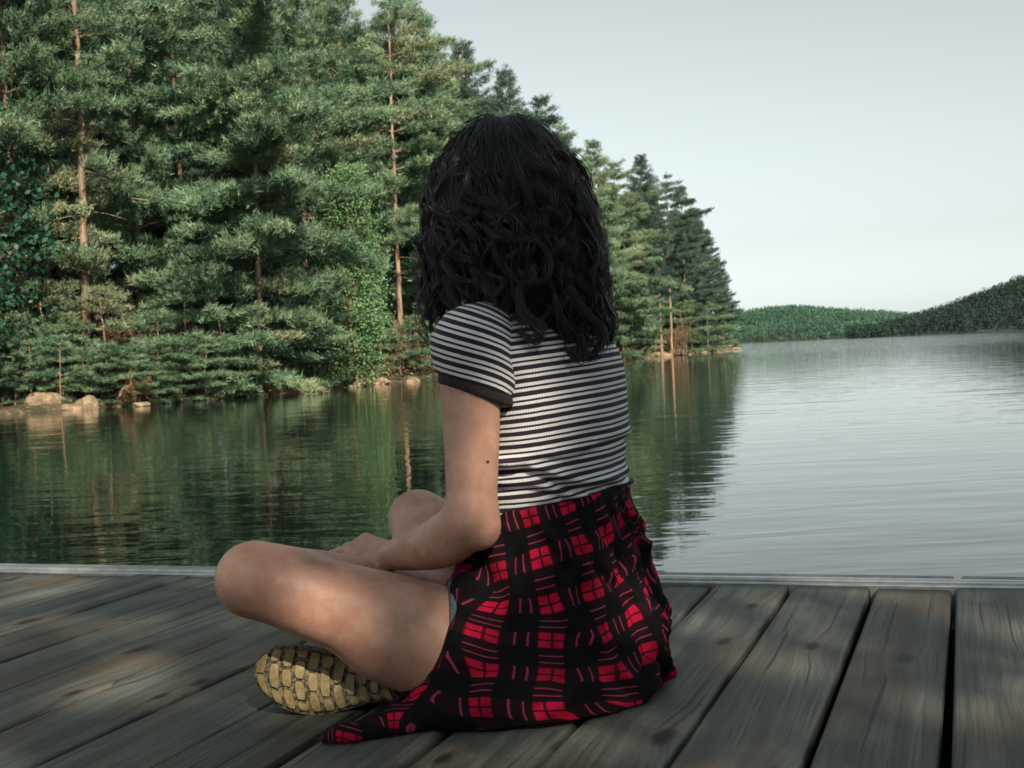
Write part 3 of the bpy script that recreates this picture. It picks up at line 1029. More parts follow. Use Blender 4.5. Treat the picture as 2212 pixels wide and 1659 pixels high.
dead_thicket(345, 44.0, 0.3, 1.5, 3.7, 'rust brown dead branches in the gap right of the bare reddish trunk', 5)
dead_thicket(265, 43.5, 0.3, 1.0, 2.6, 'thin rust brown dead twigs beside the foot of the bare reddish trunk', 6)
dead_thicket(862, 60, 0.3, 1.3, 3.2, 'rust brown dead boughs round the foot of the orange trunk', 8)
dead_thicket(1468, 138, 0.3, 2.4, 5.0, 'brown dead boughs low between the trunks on the point', 9)
dead_thicket(130, 40.2, 0.0, 0.9, 0.6, 'low rust brown brush behind the large pale boulder', 22)
dead_thicket(290, 40.6, 0.0, 1.1, 0.7, 'rust brown brush at the water below the dead branches', 24)
dead_thicket(520, 45.5, 0.1, 1.6, 1.6, 'rust brown dead brush under the broad layered pine', 10)


# rocks
def rock(px, py, size, seed, label, flat=0.6):
    p = on_plane(px, py, 0.0)
    D = p[1]
    import bmesh
    bm = bmesh.new()
    bmesh.ops.create_icosphere(bm, subdivisions=3, radius=1)
    me = bpy.data.meshes.new('rock')
    bm.to_mesh(me); bm.free()
    co = np.empty(len(me.vertices) * 3, np.float32); me.vertices.foreach_get('co', co)
    co = co.reshape(-1, 3)
    r = np.random.default_rng(seed)
    for q in range(9):          # facets
        n = r.normal(size=3); n /= np.linalg.norm(n)
        dd = co @ n - r.uniform(0.55, 0.85)
        co = co - np.where(dd > 0, dd, 0)[:, None] * n * 0.9
    co = co * (1 + 0.10 * vnoise(co, 3.0, seed)[:, None])
    co *= np.array([1, 0.8, flat]) * size
    me.vertices.foreach_set('co', co.astype(np.float32).ravel())
    me.polygons.foreach_set('use_smooth', np.zeros(len(me.polygons), bool))
    me.materials.append(M_ROCK); me.update()
    o = add('rock', me, None, (p[0], D + size * 0.4, size * flat * 0.25))
    o.rotation_euler = (0, 0, seed * 1.3)
    tag(o, label, 'rock', 'rocks along the shoreline')


rock(88, 888, 0.72, 1, 'large pale boulder, leftmost on the shoreline', 0.75)
rock(150, 886, 0.42, 2, 'pale flat rock right beside the large boulder', 0.4)
rock(182, 884, 0.38, 3, 'upright pale rock third from the left on the shoreline', 1.0)
rock(45, 890, 0.36, 7, 'small pale rock left of the large boulder', 0.5)
rock(120, 886, 0.30, 8, 'small rock between the large boulder and the flat rock', 0.5)
rock(300, 878, 0.36, 4, 'low flat tan rock left of the dead brush', 0.35)
rock(640, 846, 0.48, 5, 'tan pointed rock at the waterline under the broad pine', 0.55)
rock(700, 840, 0.36, 6, 'orange tan flat rock at the foot of the leafy column tree', 0.4)
rock(765, 836, 0.48, 9, 'low tan rock right of the leafy column tree', 0.5)
rock(815, 831, 0.55, 10, 'grey tan rock near the orange trunk', 0.45)
rock(890, 825, 0.50, 11, 'tan rock nearest the girl\'s left arm', 0.45)
for n_, (px, py) in enumerate(((1400, 773), (1430, 770), (1452, 768), (1490, 764), (1520, 761), (1545, 758), (1565, 757), (1585, 755.5))):
    rock(px, py, 1.0 + 0.4 * (n_ % 3), 20 + n_, 'low tan shore rock in the row along the foot of the point', 0.28)


# ------------------------------------------------------------------ hills across the lake
def hill(name, sky_pts, D0, D1, D2, tree_h, mat, ntree, seed, label, tsize, px0, px1):
    r = np.random.default_rng(seed)
    spx = np.array([a for a, b in sky_pts], float)
    top = np.array([CAM_Z + (hor(a) - b) * D1 / FPX for a, b in sky_pts]) - tree_h * 0.8
    nx_, ny_ = 90, 16
    pxs = np.linspace(px0, px1, nx_)
    ridge = np.maximum(np.interp(pxs, spx, top), 0.3)
    v = np.linspace(0, 1, ny_)
    depth = np.concatenate([D0 + (D1 - D0) * v[:11] / v[10], np.linspace(D1, D2, 6)[1:]])
    prof = np.concatenate([np.sin(PI / 2 * np.linspace(0, 1, 11)) ** 1.1, np.cos(PI / 2 * np.linspace(0, 1, 6))[1:] * 0.9 + 0.1])
    X = (pxs[:, None] - 1106) * (D0 + 0.0 * depth[None, :]) / FPX + (pxs[:, None] - 1106) / FPX * (depth[None, :] - D0)
    Y = np.repeat(depth[None, :], nx_, 0)
    Z = ridge[:, None] * prof[None, :]
    Vv = np.stack([X, Y, Z], -1)
    Z = Z + vnoise(Vv, 0.012, seed) * 0.06 * Z + np.where(depth[None, :] <= D0 + 1, -0.4, 0)
    Vv = np.stack([X, Y, Z], -1)
    i = np.arange(nx_ - 1)[:, None] * ny_; j = np.arange(ny_ - 1)[None, :]
    Ff = np.stack([i + j, i + ny_ + j, i + ny_ + j + 1, i + j + 1], -1).reshape(-1, 4)
    tag(add(name, np_mesh(name, Vv.reshape(-1, 3), Ff, True, [M_UNDER])), kind='structure')
    # the wood on it
    a = r.random(ntree) * (nx_ - 1.001); b = r.random(ntree) ** 0.8 * 11.5
    ia, ib = a.astype(int), b.astype(int); fa, fb = (a - ia)[:, None], (b - ib)[:, None]
    Pp = (Vv[ia, ib] * (1 - fa) + Vv[ia + 1, ib] * fa) * (1 - fb) + (Vv[ia, ib + 1] * (1 - fa) + Vv[ia + 1, ib + 1] * fa) * fb
    hh = tree_h * (0.55 + 0.95 * r.random(ntree) ** 1.6)
    per = 95
    c = np.repeat(Pp, per, 0); H_ = np.repeat(hh, per); ww = np.repeat(hh * r.uniform(0.28, 0.42, ntree), per)
    f = r.random(ntree * per)
    conif = np.repeat(r.random(ntree) < 0.4, per)
    rad = np.where(conif, (1 - f) * 0.75, np.sqrt(np.maximum(0.02, 1 - (2 * f - 1) ** 2))) * ww
    th = r.uniform(0, 6.28, ntree * per)
    pos = c + np.stack([np.cos(th) * rad, np.sin(th) * rad, H_ * (0.12 + 0.9 * f)], 1)
    Vq, Fq = leaf_quads(pos, tsize, r)
    o = add('forest', np_mesh('forest', Vq, Fq, False, [mat]))
    tag(o, label, 'forest', None, 'stuff')


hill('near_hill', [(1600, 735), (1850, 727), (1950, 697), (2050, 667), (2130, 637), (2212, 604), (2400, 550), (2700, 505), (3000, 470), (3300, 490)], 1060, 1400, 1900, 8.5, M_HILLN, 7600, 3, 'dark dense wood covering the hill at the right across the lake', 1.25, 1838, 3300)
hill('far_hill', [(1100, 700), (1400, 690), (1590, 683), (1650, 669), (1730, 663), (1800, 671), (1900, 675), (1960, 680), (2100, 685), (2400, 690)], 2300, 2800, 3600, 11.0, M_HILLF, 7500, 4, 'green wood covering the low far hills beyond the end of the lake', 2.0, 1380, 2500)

# ------------------------------------------------------------------ unseen bank behind the camera, carrying trees added to shade the dock
nb_x, nb_y = np.meshgrid(np.linspace(-40, 40, 41), np.linspace(-60, -5, 28), indexing='ij')
nb_z = np.interp(-nb_y, [5, 7, 12, 60], [-0.6, 0.3, 1.0, 6.0])
nb_z = nb_z + vnoise(np.stack([nb_x, nb_y, nb_z * 0], -1), 0.3, 8) * 0.2
V = np.stack([nb_x, nb_y, nb_z], -1).reshape(-1, 3)
i = np.arange(40)[:, None] * 28; j = np.arange(27)[None, :]
F = np.stack([i + j, i + 28 + j, i + 28 + j + 1, i + j + 1], -1).reshape(-1, 4)
tag(add('near_bank', np_mesh('near_bank', V, F, True, [M_GROUND])), kind='structure')
for (x, y, kd, s, rz, lab) in SHADE_TREES:
    plant('leafy_tree' if kd == 'leafy' else 'pine_tree', BROADL if kd == 'leafy' else PINES[kd], x, y, 0.25 if y > -8 else 0.9, s, rz, lab, 'tree', 'unseen trees added behind the dock for shade')

# ================================================================== the girl
ZD = DOCK_Z


def Q(px, py, d):
    """photo point -> coordinates on the dock (z above the boards)"""
    p = P(px, py, d); p[2] -= ZD
    return p


def mat_skin():
    w = NT('skin')
    c = w.coord('Object')
    n1 = w.noise(c, 21, 5, 0.68)
    n2 = w.noise(c, 230, 2, 0.6)
    n3 = w.noise(c, 95, 2, 0.5)
    col = w.mix(w.smooth(n1, 0.3, 0.7), (0.42, 0.215, 0.148), (0.58, 0.325, 0.242))
    col = w.mix(w.math('MULTIPLY', w.smooth(n2, 0.58, 0.72), 0.22), col, (0.29, 0.145, 0.105))
    col = w.mix(w.math('MULTIPLY', w.smooth(n3, 0.66, 0.76), 0.16), col, (0.27, 0.12, 0.085))
    m = Q(1053, 1001, 1.665)
    pos = w.coord('Object')
    sx = w.n('SeparateXYZ', i_0=pos)
    dx = w.math('SUBTRACT', sx.outputs[0], float(m[0])); dz = w.math('SUBTRACT', sx.outputs[2], float(m[2]))
    d = w.math('SQRT', w.math('ADD', w.math('MULTIPLY', dx, dx), w.math('MULTIPLY', dz, dz)))
    col = w.mix(w.math('SUBTRACT', 1.0, w.smooth(d, 0.0016, 0.0028)), col, (0.06, 0.025, 0.02))
    nb = w.bump(n2, 0.12, 0.002)
    b = w.princ(col, 0.5, nb, Specular_IOR_Level=0.4)
    b.inputs['Subsurface Weight'].default_value = 0.12
    b.inputs['Subsurface Radius'].default_value = (0.012, 0.005, 0.003)
    b.inputs['Subsurface Scale'].default_value = 0.6
    return w.done(b.outputs[0])


def mat_stripes():
    w = NT('striped_rib_knit')
    s = w.attr('stripe')
    rib = w.attr('rib')
    c = w.coord('Object')
    fr = w.math('FRACT', w.math('ADD', w.math('DIVIDE', s, 0.0170), w.math('MULTIPLY_ADD', w.noise(c, 60, 2), 0.05, 10.0)))
    e = 0.025

    def band(a, b):
        return w.math('MULTIPLY', w.smooth(fr, a - e, a + e), w.math('SUBTRACT', 1.0, w.smooth(fr, b - e, b + e)))
    dark = w.math('ADD', band(0.04, 0.40), band(0.62, 0.79), clamp=True)
    wv = w.math('SINE', w.math('MULTIPLY', rib, 2 * PI / 0.0030))
    n1 = w.noise(c, 25, 3)
    lite = w.mix(w.smooth(wv, 0.2, 1.0, 0.0, 0.5), (0.74, 0.735, 0.76), (0.50, 0.495, 0.52))
    lite = w.mix(w.math('MULTIPLY', n1, 0.15), lite, (0.55, 0.50, 0.52))
    col = w.mix(dark, lite, (0.028, 0.016, 0.027))
    nb = w.bump(w.math('MULTIPLY', wv, 0.5), 0.35, 0.0012)
    return w.done(w.princ(col, 0.85, nb, Specular_IOR_Level=0.2, Sheen_Weight=0.1).outputs[0])


def mat_plaid():
    w = NT('red_black_plaid_flannel')
    u, v = w.attr('pu'), w.attr('pv')
    c = w.coord('Object')
    per = 0.059

    def ax(t):
        f = w.math('FRACT', w.math('ADD', w.math('DIVIDE', t, per), 20.0))
        e = 0.018
        A = w.math('SUBTRACT', 1.0, w.smooth(f, 0.43 - e, 0.43 + e))
        A = w.math('MULTIPLY', A, w.smooth(f, 0.0, 2 * e))
        ln = w.math('SUBTRACT', 1.0, w.smooth(w.math('ABSOLUTE', w.math('SUBTRACT', f, 0.23)), 0.016, 0.034))
        l1 = w.math('SUBTRACT', 1.0, w.smooth(w.math('ABSOLUTE', w.math('SUBTRACT', f, 0.665)), 0.010, 0.024))
        l2 = w.math('SUBTRACT', 1.0, w.smooth(w.math('ABSOLUTE', w.math('SUBTRACT', f, 0.855)), 0.010, 0.024))
        return A, ln, w.math('ADD', l1, l2, clamp=True)
    A, la, ra = ax(u)
    B, lb, rb = ax(v)
    fz = w.noise(c, 420, 2, 0.6)
    n1 = w.noise(c, 22, 3, 0.6)
    black = (0.0065, 0.0065, 0.0075)
    maroon = (0.026, 0.0065, 0.0105)
    col = w.mix(w.math('MULTIPLY', A, 0.55), black, maroon)
    col = w.mix(w.math('MULTIPLY', w.math('MULTIPLY', B, 0.55), w.math('SUBTRACT', 1.0, A)), col, maroon)
    thin = w.math('ADD', w.math('MULTIPLY', A, rb), w.math('MULTIPLY', B, ra), clamp=True)
    brk = w.smooth(fz, 0.25, 0.5, 0.45, 1.0)
    col = w.mix(w.math('MULTIPLY', w.math('MULTIPLY', thin, 0.85), brk), col, (0.36, 0.05, 0.09))
    sq = w.math('MULTIPLY', A, B)
    lines = w.math('MAXIMUM', la, lb)
    redc = w.mix(w.smooth(n1, 0.35, 0.65), (0.36, 0.006, 0.030), (0.62, 0.010, 0.052))
    red = w.mix(w.math('MULTIPLY', lines, 0.92), redc, (0.03, 0.006, 0.01))
    col = w.mix(sq, col, red)
    col = w.mix(w.math('MULTIPLY', w.smooth(fz, 0.5, 0.7), 0.22), col, (0.02, 0.015, 0.02))
    nb = w.bump(fz, 0.3, 0.002)
    b = w.princ(col, 0.9, nb, Specular_IOR_Level=0.1)
    return w.done(b.outputs[0])


def mat_hair():
    w = NT('dark_wavy_hair')
    t = w.attr('along')
    g = w.n('NewGeometry')
    isl = g.outputs['Random Per Island']
    tip = w.math('MULTIPLY', w.smooth(t, 0.55, 1.0), w.smooth(isl, 0.35, 1.0))
    col = w.mix(tip, (0.0050, 0.0055, 0.0060), (0.042, 0.026, 0.027))
    b = w.princ(col, 0.30, None, Specular_IOR_Level=0.6)
    return w.done(b.outputs[0])


M_SKIN, M_TEE, M_PLAID, M_HAIR = mat_skin(), mat_stripes(), mat_plaid(), mat_hair()
M_CUFF = mat_simple('dark_ribbed_cuff', (0.016, 0.010, 0.014), 0.85, 0.3, 60)
M_DENIM = mat_simple('grey_green_denim', (0.085, 0.115, 0.125), 0.9, 0.25, 180)
M_SHOE = mat_simple('dark_shoe_fabric', (0.03, 0.03, 0.032), 0.85, 0.3, 60)


def mat_sole():
    w = NT('worn_tan_rubber')
    c = w.coord('Object')
    n1 = w.noise(c, 38, 4, 0.65)
    n2 = w.noise(c, 170, 3, 0.6)
    tr = w.attr('tread')
    col = w.mix(w.smooth(n1, 0.3, 0.7), (0.19, 0.132, 0.050), (0.34, 0.25, 0.115))
    col = w.mix(w.math('MULTIPLY', w.smooth(n2, 0.52, 0.68), 0.6), col, (0.12, 0.085, 0.035))
    col = w.mix(w.math('MULTIPLY', w.smooth(n1, 0.58, 0.72), 0.5), col, (0.52, 0.44, 0.30))
    groove = w.mix(w.smooth(n2, 0.4, 0.6), (0.022, 0.018, 0.010), (0.20, 0.16, 0.09))
    col = w.mix(tr, groove, col)
    return w.done(w.princ(col, 0.75, w.bump(n2, 0.4, 0.002)).outputs[0])


M_SOLE = mat_sole()
M_EYE = mat_simple('dark_eye', (0.03, 0.02, 0.015), 0.2, 0.1)

# ---------------------------------------------------------------- joints
def yawdirs(deg):
    a = R(deg)
    return np.array([-math.cos(a), -math.sin(a), 0]), np.array([-math.sin(a), math.cos(a), 0])   # her left, her front


SHO_L = Q(1018, 748, 1.735); ELB_L = Q(1019, 1124, 1.705); WRI_L = Q(838, 1202, 1.86)
SHO_R = np.array([0.088, 2.00, 0.487]); ELB_R = np.array([0.060, 2.085, 0.262]); WRI_R = np.array([-0.070, 2.055, 0.196])
HIP_L = np.array([0.030, 1.785, 0.036]); KNE_L = Q(552, 1251, 1.715); ANK_L = np.array([-0.070, 2.03, 0.088])
HIP_R = np.array([0.092, 1.945, 0.085]); KNE_R = Q(905, 1122, 2.20); ANK_R = np.array([-0.120, 1.845, 0.058])

TORSO = [
    (.000, .064, 1.865, .158, .118, 68), (.060, .064, 1.865, .170, .132, 68), (.120, .056, 1.862, .160, .124, 68),
    (.190, .050, 1.860, .140, .108, 67), (.255, .0455, 1.860, .126, .098, 66), (.300, .0450, 1.860, .124, .096, 65),
    (.355, .0480, 1.860, .129, .099, 63), (.420, .0430, 1.860, .137, .102, 61), (.470, .0360, 1.860, .140, .098, 58),
    (.510, .0280, 1.860, .122, .082, 56), (.545, .0180, 1.860, .074, .062, 54), (.572, .0120, 1.862, .044, .047, 50)]
L58, F58 = yawdirs(58)
NECK = np.array([.012, 1.862, .56]); HEAD = np.array([.004, 1.862, .688])


def arm_prims(g, S, E, Wp, off=0.0):
    S, E, Wp = map(np.asarray, (S, E, Wp))
    g.chain([S, S * .5 + E * .5, E], [.0415, .0370, .0325], .02, off)
    f1 = E * .72 + Wp * .28 - np.array([0, 0, .010]); f2 = E * .35 + Wp * .65 - np.array([0, 0, .007])
    g.chain([E, f1, f2, Wp], [.0335, .0360, .0285, .0205], .02, off)


def hand_prims(g, Wp, d, up, side, curl):
    """palm along d, back of the hand towards up, thumb towards side"""
    d, up, side = (np.asarray(v, float) / np.linalg.norm(v) for v in (d, up, side))
    K = []
    for q in range(4):
        s = (1.5 - q) * 0.0172           # index nearest the thumb side
        kn = Wp + d * (0.078 - 0.004 * abs(q - 1)) + side * s + up * (0.003 - 0.0015 * abs(q - 1.3))
        K.append(kn)
        g.cone(Wp + d * 0.012 + side * s * 0.55, kn, .0135, .0105, .012)
        lens = [(.034, .022, .018), (.038, .025, .019), (.035, .023, .018), (.027, .018, .016)][q]
        p, ang = kn, (-0.05 if q == 0 else 0.06 + 0.07 * q)
        cu = curl * (0.35 if q == 0 else 1.0); spl = 0.34 if q == 0 else 0.05 * (1.5 - q)
        rad = .0088 - .0006 * (q == 3)
        for l in lens:
            ang += cu * (0.55 + 0.12 * q)
            nx_ = p + l * (d * math.cos(ang) - up * math.sin(ang) + side * spl)
            g.cone(p, nx_, rad, rad - .0010, .004)
            p, rad = nx_, rad - .0010
    t0 = Wp + d * 0.022 + side * 0.020 - up * 0.004
    t1 = t0 + 0.036 * (d * .72 + side * .50 - up * .55)
    t2 = t1 + 0.028 * (d * .93 + side * .12 - up * .30)
    t3 = t2 + 0.022 * (d * .95 - side * .10 - up * .35)
    g.chain([Wp + d * .006, t0, t1], [.014, .0135, .0105], .010)
    g.chain([t1, t2, t3], [.0105, .0092, .0078], .004)


HD_L = Q(736, 1176, 1.945) - WRI_L
HAND_SIDE_L = np.array([-0.30, -0.80, -0.40])


def body_grid(h):
    g = Grid((-0.45, 1.60, -0.01), (0.26, 2.34, 0.83), h)
    g.tube([(a, b, c, d - (.012 if a < .28 else .003), e - (.012 if a < .28 else .003), f) for a, b, c, d, e, f in TORSO], 0.0, 0.0)
    # shoulders, chest, neck
    nb = np.array([.022, 1.86, .522])
    g.cone(nb, SHO_L, .040, .043, .035); g.cone(nb, SHO_R, .040, .043, .035)
    for s in (-1, 1):
        g.ell(np.array([.043, 1.86, .40]) + F58 * .070 + L58 * .062 * s, (.045, .045, .045), None, .03)
    g.cone(NECK, np.array([.006, 1.866, .625]), .046, .043, .02)
    # limbs
    legs_torso, g = g, Grid((-0.45, 1.60, -0.01), (0.26, 2.34, 0.83), h)
    g.cone(nb, SHO_L, .030, .043, .035); g.cone(nb, SHO_R, .030, .043, .035)
    arm_prims(g, SHO_L, ELB_L, WRI_L); arm_prims(g, SHO_R, ELB_R, WRI_R)
    g.ell(ELB_L + np.array([.016, -.002, -.016]), (.016, .017, .018), None, .018)
    hand_prims(g, WRI_L, HD_L, (-.10, -.25, .93), HAND_SIDE_L, .14)
    hand_prims(g, WRI_R, (-.75, .45, -.30), (-.2, .1, .95), (.45, .85, 0), .30)
    arms, g = g, legs_torso
    # legs
    for Hp, Kn, An, bend in ((HIP_L, KNE_L, ANK_L, 1), (HIP_R, KNE_R, ANK_R, -1)):
        m1 = Hp * .62 + Kn * .38; m2 = Hp * .25 + Kn * .75
        g.chain([Hp, m1, m2, Kn], [.070, .0670, .0575, .0450], .02)
        g.cone(Hp * .85 + Kn * .15 - np.array([0, 0, .018]), Hp * .45 + Kn * .55 - np.array([0, 0, .022]), .075, .056, .04)
        c1 = Kn * .70 + An * .30; c2 = Kn * .35 + An * .65
        g.chain([Kn, c1, c2, An], [.0455, .0500, .0385, .0290], .022)
        v = (Kn - Hp) / np.linalg.norm(Kn - Hp)
        g.ell(Kn + v * .012 - np.array([0, .012, .004]), (.030, .032, .036), None, .02)
    g.chain([ANK_L, ANK_L + np.array([.04, .07, -.035]), ANK_L + np.array([.06, .13, -.055])], [.030, .030, .022], .02)
    g.chain([ANK_R, ANK_R + np.array([-.09, -.012, -.012])], [.030, .028], .02)
    # head: skull, face, jaw, nose, brow, lips, ears
    Lh, Fh = yawdirs(24)
    U = np.array([0, 0, 1.0])
    rot = np.stack([-Lh, Fh, U], 1)
    g.ell(HEAD + U * .012 - Fh * .008, (.072, .090, .094), rot, 0.02)
    g.ell(HEAD + Fh * .030 - U * .042, (.054, .056, .070), rot, .03)
    g.ell(HEAD + Fh * .066 - U * .092, (.022, .018, .016), rot, .03)
    g.cone(HEAD + Fh * .086 + U * .004, HEAD + Fh * .104 - U * .030, .007, .0105, .012)
    g.cone(HEAD + Fh * .084 + U * .018 + Lh * .034, HEAD + Fh * .084 + U * .018 - Lh * .034, .009, .009, .012)
    g.cone(HEAD + Fh * .0845 - U * .057 + Lh * .015, HEAD + Fh * .0845 - U * .057 - Lh * .015, .0045, .0045, .006)
    g.cone(HEAD + Fh * .0835 - U * .065 + Lh * .012, HEAD + Fh * .0835 - U * .065 - Lh * .012, .0050, .0050, .004)
    for s in (-1, 1):
        g.ell(HEAD + Lh * .072 * s - Fh * .004 - U * .010, (.010, .018, .030), rot, .006)
        g.ell(HEAD + Fh * .058 + Lh * .036 * s - U * .026, (.022, .024, .020), rot, .02)
    g.S = np.minimum(g.S, arms.S)
    return g, Lh, Fh


girl = empty('person', (0.03, 1.86, ZD), 'girl sitting cross legged on the dock in striped t-shirt with plaid shirt tied at waist', 'person')
GO = np.array([0.03, 1.86, 0.0])


def gadd(name, V, F, mats, parent=None, attrs=None, smooth=True):
    """a mesh of the girl: dock coordinates -> her own"""
    return add(name, np_mesh(name, V - GO, F, smooth, mats, attrs), parent or girl)


# the materials use object coordinates of meshes whose origin is GO; shift the mole accordingly
for nd in M_SKIN.node_tree.nodes:
    if nd.type == 'MATH' and nd.operation == 'SUBTRACT' and nd.inputs[0].is_linked and nd.inputs[0].links[0].from_node.type == 'SEPXYZ':
        ax_ = 0 if nd.inputs[0].links[0].from_socket.name == 'X' else 2
        nd.inputs[1].default_value -= GO[ax_]

g, LH, FH = body_grid(0.0038)
V, F = g.mesh(2)
N = normals(V, F)
V = V + N * (vnoise(V, 14, 2) * 0.0012 + vnoise(V, 5, 3) * 0.0012)[:, None]
body = gadd('body', V, F, [M_SKIN])
for s in (-1, 1):
    gg = Grid(HEAD - 0.2, HEAD + 0.2, 0.004)
    gg.ell(HEAD + FH * .071 + LH * .033 * s + np.array([0, 0, .000]), (.0125, .0125, .0125), None, 0)
    v_, f_ = gg.mesh(1)
    gadd('eye', v_, f_, [M_EYE], body)

# ---------------------------------------------------------------- t-shirt
AX = np.array([-.36, -.05, -.93]); AX /= np.linalg.norm(AX)
CUFF0 = AX @ Q(1003, 822, 1.70); CUFF1 = AX @ Q(1003, 846, 1.70)
AXR = np.array([.10, .42, -.90]); AXR /= np.linalg.norm(AXR)

g = Grid((-0.16, 1.66, 0.22), (0.22, 2.10, 0.60), 0.0036)
TT = [list(r) for r in TORSO if r[0] > .18]
g.tube(TT, 0.0085, 0.0, .236, .60)
nb = np.array([.022, 1.86, .520])
g.cone(nb, SHO_L * .86 + nb * .14, .040, .046, .035, .006); g.cone(nb, SHO_R * .8 + nb * .2, .040, .044, .035, .006)
for s in (-1, 1):
    g.ell(np.array([.043, 1.86, .40]) + F58 * .070 + L58 * .062 * s, (.045, .045, .045), None, .03, .006)
g.cut((0, 0, -1), -.244)
# neckline, a slanted ring round the neck
g.cut((F58[0] * .35, F58[1] * .35, 1), .560 + (F58 * .35) @ np.array([.014, 1.862, 0]))
V, F = g.mesh(2)
N = normals(V, F)
fold = vnoise(V * np.array([7, 7, 30.0]) + np.stack([0 * V[:, 0], 0 * V[:, 0], 9 * V[:, 0]], 1), 1.0, 11)
fold2 = vnoise(V * np.array([11, 11, 46.0]) + np.stack([0 * V[:, 0], 0 * V[:, 0], -14 * V[:, 0]], 1), 1.0, 12)
low = np.clip((.37 - V[:, 2]) / .12, 0, 1) * np.clip((V[:, 2] - .250) / .03, .15, 1)
# a few long pulled folds across the lower back
lines = 0
for (z0, sl, wd, am) in ((.305, -.30, .0055, .0075), (.285, -.22, .0045, .0050), (.332, .16, .0050, .0035), (.272, .20, .0045, .0040), (.258, .10, .004, .004)):
    dz = V[:, 2] - (z0 + sl * (V[:, 0] - .05) + .004 * np.sin(V[:, 0] * 60))
    lines = lines - am * np.exp(-(dz / wd) ** 2) + am * 0.8 * np.exp(-((dz - 2.2 * wd) / (1.3 * wd)) ** 2)
side = np.clip((V[:, 0] - .13) / .03, 0, 1) * np.exp(-((V[:, 2] - .292) / .016) ** 2) * .007
V = V + N * np.clip(fold * (.0012 + .0030 * low) + fold2 * .0022 * low + lines * 1.5 * (V[:, 0] > -.1) + side, -.0078, np.where(V[:, 2] < .280, .0025, .02))[:, None]
st = V[:, 2] - .10 * (V[:, 0] - .05) + vnoise(V, 9, 14) * .0022
ang = np.arctan2(V[:, 1] - 1.86, V[:, 0] - .045)
tee = gadd('t_shirt', V, F, [M_TEE], None, {'stripe': st, 'rib': ang * .115})

for (S, E, ax_, c0, c1, sd) in ((SHO_L, ELB_L, AX, CUFF0, CUFF1, 0), (SHO_R, ELB_R, AXR, AXR @ (SHO_R * .62 + ELB_R * .38), AXR @ (SHO_R * .62 + ELB_R * .38) + .012, 1)):
    lo, hi = np.minimum(S, E) - .09, np.maximum(S, E) + .09
    d = (E - S) / np.linalg.norm(E - S)
    inw = (np.array([.036, 1.86, .49]) - S); inw[2] = 0; inw /= np.linalg.norm(inw)
    g = Grid(lo, hi, .0034)
    g.cone(S + inw * .012 + np.array([0, 0, -.004]), S + d * .12, .0520, .0450, 0)
    g.cone(S + inw * .050 + np.array([0, 0, .018]), S, .0430, .0500, .03)
    g.ell(S + d * .055 + inw * .028 , (.043, .043, .050), None, .03)
    g.cut(ax_, c0)
    g.cut(inw + np.array([0, 0, .10]), (inw + np.array([0, 0, .10])) @ (S + inw * .054))
    V, F = g.mesh(2)
    N = normals(V, F)
    # folds running from the armpit
    fo = vnoise(V * np.array([22, 22, 34.0]), 1.0, 21) * .0020
    arm = S + inw * .050 + d * .085
    r_ = np.linalg.norm(V - arm, axis=1)
    th = np.arctan2(V[:, 2] - arm[2], (V - arm) @ inw)
    fo = fo + .0042 * np.sin(th * 9 + 1.0) * np.exp(-(r_ / .055) ** 2)
    V = V + N * fo[:, None]
    st = -(V @ ax_) + .35 * ((V - S) @ inw + .02) ** 2 * 9 + vnoise(V, 12, 15) * .0015
    rib = np.arctan2((V - S) @ np.cross(ax_, inw), (V - S) @ inw) * .048
    gadd('sleeve', V, F, [M_TEE], tee, {'stripe': st, 'rib': rib})
    g = Grid(lo, hi, .0034)
    g.cone(S + inw * .006, S + d * .15, .0475, .0455, 0)
    g.ell(S + d * .075 + inw * .026, (.040, .040, .050), None, .03)
    g.cut(-ax_, -(c0 - .0015)); g.cut(ax_, c1)
    V, F = g.mesh(2)
    gadd('cuff', V, F, [M_CUFF], tee)

# ---------------------------------------------------------------- shorts
g = Grid((-0.16, 1.62, 0.0), (0.26, 2.12, .26), .0045)
g.tube([r for r in TORSO if r[0] < .26], .004, 0.0, 0.004, .25)
for Hp, Kn in ((HIP_L, KNE_L), (HIP_R, KNE_R)):
    m1 = Hp * .62 + Kn * .38
    g.cone(Hp, m1, .092, .0760, .03, .0055)
    g.cone(Hp * .85 + Kn * .15 - np.array([0, 0, .018]), Hp * .45 + Kn * .55 - np.array([0, 0, .022]), .075, .056, .04, .0055)
tv = (KNE_L - HIP_L) / np.linalg.norm(KNE_L - HIP_L)
g.cut((-1, -.12, .10), .0985 - .12 * 1.72 + .10 * .14)
g.cut((1, 0, 0), -.035)
g.cut((0, 0, -1), -.004)
V, F = g.mesh(2)
gadd('shorts', V, F, [M_DENIM])

# ---------------------------------------------------------------- plaid shirt tied round the waist
g = Grid((-0.32, 1.52, -0.004), (0.30, 2.14, .33), .0042)
FL = [(.000, .064, 1.865, .170, .134, 68), (.030, .0635, 1.865, .180, .145, 68), (.070, .0615, 1.864, .180, .143, 68), (.120, .0570, 1.862, .173, .134, 68),
      (.190, .0505, 1.860, .155, .1215, 67), (.245, .0475, 1.860, .1400, .1125, 66), (.320, .047, 1.860, .1370, .1100, 65)]
g.tube(FL, 0, 0, -.003, .32)
for Hp, Kn in ((HIP_L, KNE_L),):
    m1 = Hp * .55 + Kn * .45
    g.cone(Hp, m1, .094, .078, .03, .013)
    g.cone(Hp * .85 + Kn * .15 - np.array([0, 0, .018]), Hp * .45 + Kn * .55 - np.array([0, 0, .022]), .076, .060, .04, .012)
# cut edge over the thigh
g.cut((-1, -.05, .31), .127 - .05 * 1.7 + .31 * .035 - .004)
